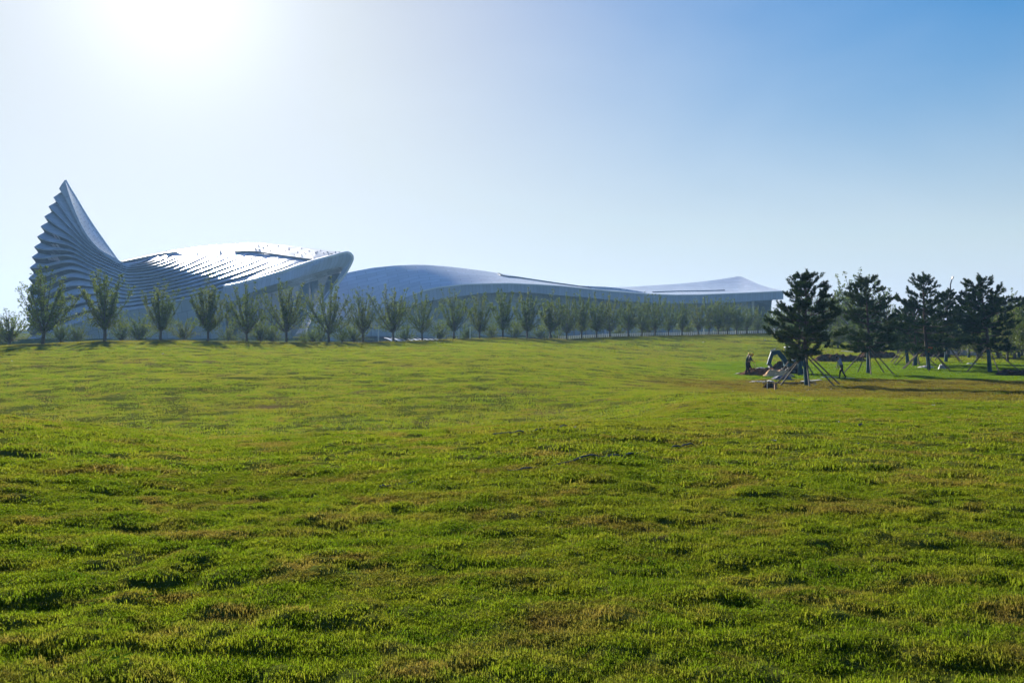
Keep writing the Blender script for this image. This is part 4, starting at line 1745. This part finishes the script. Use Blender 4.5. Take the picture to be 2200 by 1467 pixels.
def heap(name, u, v, w, h, d, mat, label, cat, seed=1, sharp=1.0, sink=0.05):
    """lumpy heap or crumpled sheet, w across, d deep and h tall, resting on the ground at (u, v)"""
    r = np.random.RandomState(seed)
    p = ground_at(u, v)
    n, m_ = 26, 18
    V, Fc = [], []
    for j in range(m_):
        for i in range(n):
            a, b = i / (n - 1) * 2 - 1, j / (m_ - 1) * 2 - 1
            x, y = a * w / 2, b * d / 2
            edge = max(0.0, 1 - (abs(a) ** 2.2 + abs(b) ** 2.2) ** (1 / 2.2))
            f1 = float(vnoise(np.array([x * 2.2 + seed * 7.1]), np.array([y * 2.2 + seed]), 3)[0])
            f2 = float(vnoise(np.array([x * 6 + seed * 3.1]), np.array([y * 6 + seed]), 4)[0])
            z = h * min(1, edge * 2.2) * (0.35 + 0.75 * f1 * sharp + 0.35 * (abs(2 * f2 - 1)))
            k = 1 + 0.25 * (f1 - 0.5) * (1 - edge)
            gx, gy = p.x + x * k, p.y + y * k
            V.append((x * k, y * k, z - sink * (1 - edge) + 0.03))
            if i and j:
                q = j * n + i
                Fc.append((q - n - 1, q - n, q, q - 1))
    gz = terrain(np.array([p.x + q[0] for q in V]), np.array([p.y + q[1] for q in V]), True)
    V = [(q[0], q[1], q[2] + float(g - p.z)) for q, g in zip(V, gz)]
    o = mesh_obj(name, V, Fc, mat)
    o.location = p
    tag(o, label, cat)
    return o


heap('soil_heap', 1642, 805, 4.4, 0.5, 2.6, 'soil', 'spread of brown soil at the feet of the two diggers', 'soil heap', 1)
heap('soil_heap', 1680, 797, 2.6, 0.85, 1.8, 'darksoil', 'dark heap of wet soil under the excavator arm', 'soil heap', 2)
heap('plastic_sheet', 1645, 797, 2.3, 0.28, 1.2, 'sheet', 'pale plastic sheet lying over the edge of the soil', 'sheet', 3, 0.8)
heap('burlap_sheet', 1673, 809, 2.6, 0.45, 1.3, 'burlap', 'crumpled tan burlap sheet on the turf by the dug bed', 'sheet', 4, 0.9)
heap('plastic_sheet', 1682, 816, 1.9, 0.28, 1.0, 'blacksheet', 'grey black plastic sheet against the tan burlap', 'sheet', 5, 0.9)
heap('plastic_sheet', 1632, 821, 1.9, 0.10, 0.8, 'sheet', 'small white plastic sheet crumpled on the grass by a timber pole', 'sheet', 6, 1.0)
heap('plastic_sheet', 1652, 821.5, 0.9, 0.12, 0.6, 'blacksheet', 'dark scrap of sheeting beside the small white sheet', 'sheet', 7, 1.0)
heap('plastic_sheet', 1592, 803, 1.4, 0.07, 0.8, 'sheet', 'thin grey white sheet behind the two diggers', 'sheet', 8, 1.0)
heap('plastic_sheet', 1783, 812, 2.2, 0.09, 1.0, 'blacksheet', 'black and white sheeting at the heels of the walking person', 'sheet', 9, 1.0)
heap('plastic_sheet', 1815, 812, 2.6, 0.04, 0.7, 'sheet', 'flat white sheeting past the walking person', 'sheet', 10, 1.0)
heap('soil_heap', 1655, 834, 1.0, 0.3, 0.6, 'darksoil', 'small dark clump of sods beside the short timber stake', 'soil heap', 11)
heap('soil_heap', 1800, 775, 6.5, 0.7, 2.5, 'soil', 'long low bank of brown soil behind the walking person', 'soil heap', 12)
heap('soil_heap', 1885, 768, 6.5, 0.75, 2.5, 'soil', 'brown soil bank between the wide pine and the bowed pine', 'soil heap', 13)
heap('soil_heap', 2010, 768, 4.0, 0.9, 2.2, 'darksoil', 'rubble heap of dark soil by the straight pine', 'soil heap', 14)
heap('soil_heap', 2180, 806, 3.4, 0.35, 1.6, 'darksoil', 'dark dug soil edge beside the leaning pine', 'soil heap', 15)
heap('soil_heap', 1175, 727.5, 10.5, 0.9, 3.0, 'darksoil', 'dark earth patch on the crest in front of the row', 'soil heap', 16, 0.7)
heap('plastic_sheet', 1988, 790, 1.8, 0.16, 0.8, 'sheet', 'white scraps of sheeting at the foot of the bowed pine', 'sheet', 17)
heap('plastic_sheet', 2088, 783, 1.4, 0.14, 0.8, 'sheet', 'white scrap on the turf before the leaning pine', 'sheet', 18)
heap('dirt_path', 2062, 763, 6.0, 0.9, 4.0, 'path', 'pale heap of sandy fill beside the straight pine', 'sand heap', 19, 0.6)
heap('dirt_path', 2195, 760, 9.0, 0.1, 8.0, 'path', 'pale bare path past the leaning pine', 'path', 20, 0.4)['kind'] = 'structure'


def bar(name, u0, v0, u1, v1, rad_, mat, label, cat, lift=(0.05, 0.05), flat=None):
    a, b = ground_at(u0, v0), ground_at(u1, v1)
    a, b = a + Vector((0, 0, lift[0])), b + Vector((0, 0, lift[1]))
    mb = MB()
    pts = [a.lerp(b, i / 6) for i in range(7)]
    pts = [Vector((q.x, q.y, max(q.z, tz(q.x, q.y, True) + min(lift)))) for q in pts]
    if flat:
        mb.beam(pts, flat[0], flat[1])
    else:
        mb.tube(pts, rad_, 8)
    o = mb.build(name, mat)
    return tag(o, label, cat)


bar('timber_pole', 1638, 826.5, 1752, 823, 0.05, 'timber', 'long timber pole lying on the grass under the broad pine', 'pole')
bar('board', 1722, 822, 1762, 818, 0.05, 'sheet', 'pale board lying flat beside the broad pine trunk', 'board', (0.06, 0.06), (0.26, 0.04))
bar('white_strip', 1808, 764, 1872, 767, 0.05, 'sheet', 'long white strip lying on the soil bank behind the wide pine', 'strip', (0.6, 0.5), (0.35, 0.06))
# stake with a white pipe bend
p = ground_at(1666, 838)
mb = MB()
mb.box((p.x, p.y, p.z + 0.2), (0.13, 0.13, 0.55))
tag(mb.build('timber_stake', 'timber'), 'short square timber stake standing at the end of the long pole', 'stake')
mb = MB()
mb.tube([(p.x - 0.04, p.y + 0.12, p.z + 0.50), (p.x - 0.16, p.y + 0.2, p.z + 0.53), (p.x - 0.24, p.y + 0.45, p.z + 0.55), (p.x - 0.2, p.y + 0.9, p.z + 0.5), (p.x - 0.08, p.y + 1.3, p.z + 0.15), (p.x - 0.05, p.y + 1.4, p.z)], 0.02, 8)
tag(mb.build('white_hose', 'white'), 'bent white hose end hooked over the timber stake', 'hose')
# boards tied to pines, boulder, yellow bag
p = ground_at(1994, 794)
mb = MB()
mb.box((p.x + 0.12, p.y - 0.2, p.z + 1.85), (0.42, 0.06, 0.5))
mb.box((p.x + 0.12, p.y - 0.235, p.z + 1.85), (0.34, 0.02, 0.42))
tag(mb.build('notice_board', 'orange'), 'orange board tied to the trunk of the bowed pine', 'board')
p = ground_at(2033, 779)
mb = MB()
mb.box((p.x + 0.1, p.y - 0.2, p.z + 1.15), (0.36, 0.06, 0.5))
mb.box((p.x + 0.1, p.y - 0.24, p.z + 1.15), (0.28, 0.02, 0.4))
tag(mb.build('notice_board', 'darkmetal'), 'dark board tied to the trunk of the straight pine', 'board')
heap('boulder', 2024, 793, 0.75, 0.62, 0.6, 'podium', 'grey rounded bucket shaped stone beside the bowed pine', 'stone', 22, 0.4)
p = ground_at(1717, 806)
mb = MB()
c0 = Vector((p.x - 0.15, p.y - 0.3, p.z + 1.75))
mb.add([c0 + Vector(q) for q in ((0, 0, .55), (-.12, .05, 0.1), (.1, .08, 0.05), (-.02, -.1, -.12), (.05, .02, -.2), (-.14, -.04, -.05))],
       [(0, 1, 3), (0, 3, 2), (0, 2, 1), (1, 5, 3), (3, 4, 2), (5, 4, 3), (1, 2, 4), (1, 4, 5)])
tag(mb.build('yellow_bag', 'yellow'), 'limp yellow bag hung on a brace pole of the broad pine', 'bag')

# excavator
def excavator():
    g = ground_at(1706, 803)
    o = empty('mini_excavator', g)

    def L(u, v, dy=0.0):
        q = W(u, v, g.y + dy)
        return q - g
    for sy in (-0.55, 0.55):
        mb = MB()
        prof = [(-0.85, 0.12), (-0.95, 0.28), (-0.85, 0.44), (0.85, 0.44), (0.95, 0.28), (0.85, 0.12), (0.6, 0.02), (-0.6, 0.02)]
        vs = [(x, sy - 0.14, z) for x, z in prof] + [(x, sy + 0.14, z) for x, z in prof]
        n = len(prof)
        mb.add(vs, [tuple(range(n)), tuple(range(2 * n - 1, n - 1, -1))] + [(i, i + n, (i + 1) % n + n, (i + 1) % n) for i in range(n)])
        tr = mb.build('track', 'rubber', o)
        for x in (-0.7, -0.25, 0.25, 0.7):
            mb = MB()
            mb.tube([(x, sy - 0.16, 0.24), (x, sy + 0.16, 0.24)], 0.13, 10)
            mb.build('roller', 'darkmetal', tr)
    mb = MB()
    mb.box((0, 0, 0.45), (0.9, 0.85, 0.2))
    mb.tube([(0, 0, 0.5), (0, 0, 0.68)], 0.38, 14)
    mb.build('turntable', 'darkmetal', o)
    mb = MB()
    prof = [(-0.75, 0.66), (0.75, 0.66), (0.95, 0.8), (0.95, 1.25), (0.75, 1.4), (0.2, 1.4), (-0.2, 1.15), (-0.75, 1.05)]
    n = len(prof)
    mb.add([(x, -0.55, z) for x, z in prof] + [(x, 0.55, z) for x, z in prof],
           [tuple(range(n)), tuple(range(2 * n - 1, n - 1, -1))] + [(i, i + n, (i + 1) % n + n, (i + 1) % n) for i in range(n)])
    mb.build('engine_house', 'exc', o)
    mb = MB()
    for x in (-0.55, 0.45):
        for y in (-0.48, 0.48):
            mb.box((x, y, 1.65), (0.07, 0.07, 1.1))
    mb.build('cab_post', 'darkmetal', o)
    mb = MB()
    mb.box((-0.05, 0, 2.23), (1.25, 1.12, 0.09))
    mb.build('cab_roof', 'white', o)
    mb = MB()
    mb.box((0.05, 0, 1.3), (0.45, 0.5, 0.14))
    mb.box((0.25, 0, 1.6), (0.12, 0.5, 0.55))
    mb.build('seat', 'rubber', o)
    mb = MB()
    mb.box((-0.5, -0.1, 1.45), (0.1, 0.5, 0.06))
    mb.tube([(-0.5, -0.25, 1.1), (-0.5, -0.25, 1.55)], 0.025, 6)
    mb.tube([(-0.5, 0.1, 1.1), (-0.5, 0.1, 1.55)], 0.025, 6)
    mb.build('controls', 'rubber', o)
    # boom, stick, bucket in the plane of the machine
    b0 = L(1693, 786)
    b1 = L(1683, 770)
    b2 = L(1672, 756)
    b3 = L(1658, 759)
    mb = MB()
    mb.beam([b0, b0.lerp(b1, 0.5), b1, b2, b2.lerp(b3, 0.5), b3], 0.24, 0.36)
    bm_ = mb.build('boom', 'exc', o)
    mb = MB()
    mb.tube([L(1695, 779), b1.lerp(b2, 0.6) + Vector((0.22, 0, 0.05))], 0.05, 8)
    mb.build('hydraulic_ram', 'darkmetal', bm_)
    mb = MB()
    s1 = L(1651, 784)
    mb.beam([b3 + Vector((0.08, 0, 0.12)), b3.lerp(s1, 0.5), s1], 0.2, 0.28)
    st = mb.build('stick', 'exc', o)
    mb = MB()
    mb.tube([b2.lerp(b3, 0.4) + Vector((0, 0, 0.3)), b3 + Vector((-0.12, 0, 0.2))], 0.05, 8)
    mb.build('hydraulic_ram', 'sheet', st)
    mb = MB()
    prof = [(-0.18, 0.1), (0.2, 0.08), (0.3, -0.2), (0.15, -0.45), (-0.15, -0.5), (-0.22, -0.42), (0.0, -0.3), (0.05, -0.05)]
    n = len(prof)
    mb.add([s1 + Vector((x, -0.25, z)) for x, z in prof] + [s1 + Vector((x, 0.25, z)) for x, z in prof],
           [tuple(range(n)), tuple(range(2 * n - 1, n - 1, -1))] + [(i, i + n, (i + 1) % n + n, (i + 1) % n) for i in range(n)])
    for t in (-0.18, 0, 0.18):
        mb.box(s1 + Vector((-0.22, t, -0.52)), (0.06, 0.06, 0.14))
    mb.build('bucket', 'darkmetal', o)
    mb = MB()
    mb.box((-1.25, 0, 0.2), (0.08, 1.4, 0.34))
    for y in (-0.4, 0.4):
        mb.beam([(-1.22, y, 0.2), (-0.5, y, 0.35)], 0.09, 0.1)
    mb.build('dozer_blade', 'exc', o)
    tag(o, 'small teal excavator with its arm bent down into the dug bed', 'excavator')


excavator()

# people
def person(name, loc, rz, J, cols, label, scale=1.0, helmet=True):
    """one continuous skinned body; J: joint positions in metres, x forward"""
    order = ['pelvis', 'waist', 'chest', 'neck', 'head', 'crown']
    V = [Vector(J[k]) for k in order]
    rad_ = [(0.155, 0.12), (0.145, 0.11), (0.175, 0.125), (0.06, 0.06), (0.085, 0.095), (0.07, 0.075)]
    reg = ['leg', 'shirt', 'shirt', 'skin', 'skin', 'skin']
    E = [(0, 1), (1, 2), (2, 3), (3, 4), (4, 5)]

    def add(p, r_, parent, region):
        V.append(Vector(p))
        rad_.append(r_ if isinstance(r_, tuple) else (r_, r_))
        reg.append(region)
        E.append((parent, len(V) - 1))
        return len(V) - 1
    for s_ in 'lr':
        h = add(J['hip_' + s_], 0.10, 0, 'leg')
        k = add(J['knee_' + s_], 0.068, h, 'leg')
        a = add(J['ankle_' + s_], 0.05, k, 'leg')
        add(J['toe_' + s_], (0.045, 0.035), a, 'shoe')
        sh = add(J['shoulder_' + s_], 0.068, 2, 'shirt')
        e = add(J['elbow_' + s_], 0.048, sh, 'shirt')
        w = add(J['wrist_' + s_], 0.034, e, 'skin')
        wr, el = Vector(J['wrist_' + s_]), Vector(J['elbow_' + s_])
        d = (wr - el).normalized()
        side = d.cross(Vector((0, 0, 1)))
        side = side.normalized() if side.length > 0.05 else Vector((0, 1, 0))
        nrm = side.cross(d)
        pm = add(wr + d * 0.07, (0.036, 0.02), w, 'skin')
        for fi in range(4):
            off = side * (0.028 - 0.019 * fi)
            b = wr + d * 0.09 + off
            ln = (0.036, 0.04, 0.038, 0.03)[fi]
            f1 = add(b + d * ln * 0.9, 0.009, pm, 'skin')
            add(b + d * ln * 1.5 - nrm * ln * 0.7, 0.008, f1, 'skin')
        t1 = add(wr + d * 0.04 + side * 0.045, 0.01, w, 'skin')
        add(wr + d * 0.075 + side * 0.06 - nrm * 0.02, 0.009, t1, 'skin')
    me = bpy.data.meshes.new(name)
    me.from_pydata([tuple(v) for v in V], E, [])
    tmp = bpy.data.objects.new(name, me)
    COL.objects.link(tmp)
    sk = tmp.modifiers.new('skin', 'SKIN')
    sk.use_smooth_shade = True
    for i, r_ in enumerate(rad_):
        me.skin_vertices[0].data[i].radius = r_
    me.skin_vertices[0].data[0].use_root = True
    sb = tmp.modifiers.new('sub', 'SUBSURF')
    sb.levels = sb.render_levels = 2
    dg = bpy.context.evaluated_depsgraph_get()
    body = bpy.data.meshes.new_from_object(tmp.evaluated_get(dg))
    bpy.data.objects.remove(tmp)
    # nose and brow
    names = ['skin', 'shirt', 'leg', 'shoe']
    for nm in names:
        body.materials.append(cols[nm])
    P = np.array([tuple(v) for v in V])
    for poly in body.polygons:
        c = np.array(poly.center)
        i = int(np.argmin(((P - c) ** 2).sum(1)))
        poly.material_index = names.index(reg[i])
    o = bpy.data.objects.new(name, body)
    o.location = loc
    o.rotation_euler = (0, 0, rz)
    o.scale = (scale,) * 3
    COL.objects.link(o)
    hd, cr = Vector(J['head']), Vector(J['crown'])
    upv = (cr - hd).normalized()
    fwd = (Vector(J['face']) - Vector(J['face']).dot(upv) * upv).normalized()
    sidev = upv.cross(fwd)

    def blob(nm, c, sx, mat, half=False):
        mb = MB()
        nu, nv = 12, 8
        vs, fs = [], []
        for i in range(nv + 1):
            ph = math.pi * i / nv * (0.55 if half else 1.0)
            for k in range(nu):
                t = 2 * math.pi * k / nu
                vs.append(c + fwd * math.sin(ph) * math.cos(t) * sx[0] + sidev * math.sin(ph) * math.sin(t) * sx[1] + upv * math.cos(ph) * sx[2])
        for i in range(nv):
            for k in range(nu):
                fs.append((i * nu + k, (i + 1) * nu + k, (i + 1) * nu + (k + 1) % nu, i * nu + (k + 1) % nu))
        mb.add(vs, fs)
        return mb
    mb = blob('nose', hd + fwd * 0.10 - upv * 0.01, (0.022, 0.014, 0.026), cols['skin'])
    mb.build('nose', cols['skin'], o, True)
    mb = blob('mouth', hd + fwd * 0.088 - upv * 0.055, (0.01, 0.026, 0.008), cols['shoe'])
    mb.build('mouth', cols['lip'], o, True)
    for sd_ in (-1, 1):
        blob('ear', hd + sidev * sd_ * 0.092, (0.025, 0.012, 0.034), None).build('ear', cols['skin'], o, True)
        blob('eye', hd + fwd * 0.084 + sidev * sd_ * 0.034 + upv * 0.018, (0.012, 0.014, 0.011), None).build('eye', cols['shoe'], o, True)
    if helmet:
        mb = blob('helmet', hd + upv * 0.055, (0.135, 0.12, 0.125), None, True)
        h = mb.build('helmet', 'yellow', o, True)
        mb = MB()
        ring = []
        for r_ in (0.125, 0.165):
            ring.append([hd + upv * 0.04 + fwd * (math.cos(t) * r_ + (0.03 if math.cos(t) > 0 else 0)) + sidev * math.sin(t) * r_ * 0.92 for t in np.linspace(0, 2 * math.pi, 17)])
        mb.grid(ring)
        mb.grid([[q + upv * 0.012 for q in ring[0]], [q + upv * 0.008 for q in ring[1]]], True)
        mb.build('brim', 'yellow', h)
    else:
        mb = blob('hair', hd + upv * 0.03 - fwd * 0.012, (0.105, 0.1, 0.105), None, True)
        mb.build('hair', cols['shoe'], o, True)
    return tag(o, label, 'person')


SKIN = plain('skin', (0.30, 0.17, 0.11), 0.6, var=0.08)
LIP = plain('lip', (0.22, 0.09, 0.07), 0.6, var=0.05)
BLACK = plain('black_cloth', (0.018, 0.018, 0.022), 0.9)
GREEN = plain('dark_green_cloth', (0.02, 0.05, 0.03), 0.9)
GREY = plain('grey_blue_cloth', (0.22, 0.25, 0.32), 0.9)


def pose(lean, head_down, step, arms, twist=0.0, stance=0.12):
    """x forward; lean of the trunk in degrees, arms: wrist and elbow targets"""
    a = math.radians(lean)
    pel = Vector((-0.05 - 0.10 * math.sin(a), 0, 0.93))
    up = Vector((math.sin(a), 0, math.cos(a)))
    J = {'pelvis': pel, 'waist': pel + up * 0.2, 'chest': pel + up * 0.42}
    J['neck'] = pel + up * 0.56 + Vector((0.02, 0, 0))
    b = a + math.radians(head_down)
    hu = Vector((math.sin(b), 0, math.cos(b)))
    J['head'] = J['neck'] + hu * 0.12
    J['crown'] = J['head'] + hu * 0.09
    J['face'] = Vector((math.cos(b), 0, -math.sin(b)))
    for s_, sg in (('l', 1), ('r', -1)):
        J['hip_' + s_] = pel + Vector((0, sg * 0.10, -0.06))
        fx = step[0] if s_ == 'l' else step[1]
        J['ankle_' + s_] = Vector((fx, sg * stance, 0.09))
        mid = (J['hip_' + s_] + J['ankle_' + s_]) / 2
        J['knee_' + s_] = mid + Vector((0.05 + 0.03 * abs(fx), sg * 0.01, 0.0))
        J['toe_' + s_] = J['ankle_' + s_] + Vector((0.17, sg * 0.02, -0.05))
        J['shoulder_' + s_] = J['chest'] + up * 0.05 + Vector((0, sg * 0.19, 0))
        e, w = arms[s_]
        J['elbow_' + s_] = J['shoulder_' + s_] + Vector(e)
        J['wrist_' + s_] = J['elbow_' + s_] + Vector(w)
    return J


p1 = ground_at(1606, 806.5)
J1 = pose(9, 32, (0.14, -0.16), {'l': ((-0.06, 0.16, -0.22), (0.24, -0.14, -0.10)), 'r': ((-0.12, -0.2, -0.20), (0.22, 0.12, -0.14))})
cols1 = {'skin': SKIN, 'shirt': GREEN, 'leg': BLACK, 'shoe': BLACK, 'lip': LIP}
person('person', p1, math.radians(-15), J1, cols1, 'person in a dark green shirt and yellow helmet looking down while digging with elbows out', 1.04)
cols2 = {'skin': SKIN, 'shirt': BLACK, 'leg': BLACK, 'shoe': BLACK, 'lip': LIP}
p2 = ground_at(1613, 803.5)
J2 = pose(13, 34, (0.2, -0.1), {'l': ((0.08, 0.08, -0.26), (0.2, -0.1, -0.12)), 'r': ((0.1, -0.06, -0.25), (0.2, 0.1, -0.14))})
person('person', p2 + Vector((0, 0.3, 0)), math.radians(-8), J2, cols2, 'person all in black with a yellow helmet, standing behind the digger in green', 1.0)
p3 = ground_at(1806, 813.5)
J3 = pose(20, 28, (0.12, -0.42), {'l': ((0.06, 0.05, -0.28), (0.08, 0.0, -0.24)), 'r': ((0.02, -0.06, -0.28), (0.1, 0.02, -0.24))})
cols3 = {'skin': SKIN, 'shirt': GREY, 'leg': BLACK, 'shoe': BLACK, 'lip': LIP}
person('person', p3, math.radians(175), J3, cols3, 'person in a grey blue shirt and black trousers striding with head bowed', 1.03, False)


def shovel(a, b, label):
    o = empty('shovel', b)
    a, b = Vector(a), Vector(b)
    mb = MB()
    mb.tube([a - b, Vector((0, 0, 0.02)).lerp(a - b, 0.14)], 0.02, 6)
    mb.build('shaft', 'timber', o)
    d = (a - b).normalized()
    s_ = d.cross(Vector((0, 1, 0))).normalized()
    mb = MB()
    rows = []
    for t, w in ((0.3, 0.08), (0.2, 0.11), (0.08, 0.1), (-0.02, 0.02)):
        rows.append([d * t - Vector((0, 1, 0)) * w, d * t + s_ * 0.03, d * t + Vector((0, 1, 0)) * w])
    mb.grid(rows)
    mb.build('blade', 'darkmetal', o)
    tag(o, label, 'shovel')


shovel(p1 + Vector((0.32, -0.05, 0.98)), p1 + Vector((0.86, -0.15, 0.1)), 'long shovel held by the digger in green')
shovel(p2 + Vector((0.4, 0.25, 0.95)), p2 + Vector((0.62, 0.2, 0.08)), 'long shovel held by the person in black')

# ------------------------------------------------------------------ hoses, scraps and weeds on the lawn
def hose(pts, label, rad_=0.03):
    q = [ground_at(u, v) for u, v in pts]
    c = catmull([tuple(p) for p in q], 40)
    z = terrain(c[:, 0], c[:, 1], True)
    n_ = np.array([vnoise(np.array([i * 0.35]), np.array([pts[0][0] * 0.1]), 5)[0] for i in range(40)])
    mb = MB()
    mb.tube([(x, y, zz + 0.004 + 0.030 * nn) for x, y, zz, nn in zip(c[:, 0], c[:, 1], z, n_)], rad_, 6)
    tag(mb.build('irrigation_hose', 'hose'), label, 'hose')


hose([(815, 1047), (850, 1043), (880, 1039), (912, 1034)], 'short black hose surfacing from the turf on its own', 0.009)
hose([(1092, 1013), (1150, 1004), (1230, 993), (1280, 984), (1340, 980), (1400, 970)], 'long black hose snaking across the open lawn', 0.011)
hose([(1442, 962), (1475, 957), (1512, 949)], 'short black hose end in line with the long hose', 0.011)
hose([(1060, 937), (1110, 932), (1150, 927), (1218, 919)], 'black hose higher up the lawn than the long one', 0.012)


def scrap(u, v, w, mat, label, seed, tall=0.3):
    p = ground_at(u, v)
    r = random.Random(seed)
    mb = MB()
    s_ = w / F * p.y
    rows = []
    a = r.uniform(-0.6, 0.6)
    for i in range(4):
        rows.append([(math.cos(a) * s_ * (j / 3 - 0.5) + r.gauss(0, s_ * .06), math.sin(a) * s_ * (j / 3 - 0.5) + s_ * 0.5 * (i / 3 - 0.5), 0.03 + abs(r.gauss(0, s_ * tall * 0.5)))
                     for j in range(4)])
    mb.grid(rows)
    o = mb.build('litter_scrap', mat)
    o.location = (p.x, p.y, tz(p.x, p.y, True) + 0.02)
    tag(o, label, 'litter', 'scraps on the lawn')


for i, (u, v, w, m_, t_) in enumerate(((1848, 920, 11, 'blacksheet', 0.5), (1661, 958, 12, 'sheet', 0.4), (1815, 930, 8, 'exc', 0.3), (1572, 846, 10, 'exc', 0.3), (2038, 904, 6, 'burlap', 0.5),
                                       (1802, 909, 6, 'exc', 0.5), (1845, 966, 8, 'exc', 0.3), (2005, 877, 6, 'sheet', 0.5))):
    scrap(u, v, w, m_, {'blacksheet': 'curled grey strip of plastic sticking up from the lawn', 'sheet': 'small white scrap lying on the open lawn',
                        'exc': 'small blue green scrap of netting in the turf', 'burlap': 'small tan scrap lying on the lawn'}[m_], i, t_)
for i, (u, v) in enumerate(((350, 763), (1510, 736), (1644, 732), (1735, 840), (1786, 837), (1752, 828), (26, 779), (1575, 843), (1235, 926))):
    scrap(u, v, 4.5, 'sheet', 'tiny white paper scrap dropped on the grass', 30 + i, 0.6)

M['weed'] = leaf_mat('weed_leaf', (0.10, 0.19, 0.012), (0.16, 0.26, 0.02), (0.16, 0.22, 0.02), 0.5, 5, 0.0)


def weed(u, v, seed):
    p = ground_at(u, v, 2.0)
    r = random.Random(seed)
    o = empty('weed', (p.x, p.y, tz(p.x, p.y, True)))
    for i in range(r.randint(3, 5)):
        a = r.uniform(0, 6.28)
        ln = r.uniform(0.03, 0.05)
        h = r.uniform(0.035, 0.06)
        d = Vector((math.cos(a), math.sin(a), 0.25))
        s_ = Vector((-math.sin(a), math.cos(a), 0)) * ln * 0.34
        b = Vector((0, 0, h)) + d * 0.012
        mb = MB()
        mb.grid([[b, b, b], [b + d * ln * 0.35 - s_, b + d * ln * 0.4 - Vector((0, 0, 0.004)), b + d * ln * 0.35 + s_],
                 [b + d * ln * 0.75 - s_ * 0.8, b + d * ln * 0.8 - Vector((0, 0, 0.004)), b + d * ln * 0.75 + s_ * 0.8], [b + d * ln * 1.1 - Vector((0, 0, 0.01))] * 3])
        mb.tube([(0, 0, -0.01), b], 0.0015, 3)
        mb.build('leaf', 'weed', o)
    tag(o, 'small bright broad-leaved weed standing out of the near turf', 'weed', 'weeds in the near turf')


for i, (u, v) in enumerate(((323, 1288), (224, 1424), (198, 1318), (915, 1166), (1765, 1182), (1757, 1276), (1400, 1217), (1085, 1292), (560, 1180), (1480, 1225), (255, 1455), (1010, 1060), (360, 1048))):
    weed(u, v, i)


# ------------------------------------------------------------------ haze
def build_haze():
    m = bpy.data.materials.new('haze')
    m.use_nodes = True
    nt = m.node_tree
    nt.nodes.remove(nt.nodes['Principled BSDF'])
    v = nt.nodes.new('ShaderNodeVolumePrincipled')
    v.inputs['Color'].default_value = (0.32, 0.60, 1.0, 1)
    v.inputs['Density'].default_value = HAZE_DENSITY
    v.inputs['Anisotropy'].default_value = HAZE_ANISO
    nt.links.new(v.outputs[0], nt.nodes['Material Output'].inputs['Volume'])
    bm = MB()
    bm.box((0, 0, 24), (1900, 1900, 56))
    o = mesh_obj('haze', bm.v, bm.f, m)
    tag(o, 'pale morning haze over the whole lawn and halls', 'haze', kind='stuff')


build_haze()
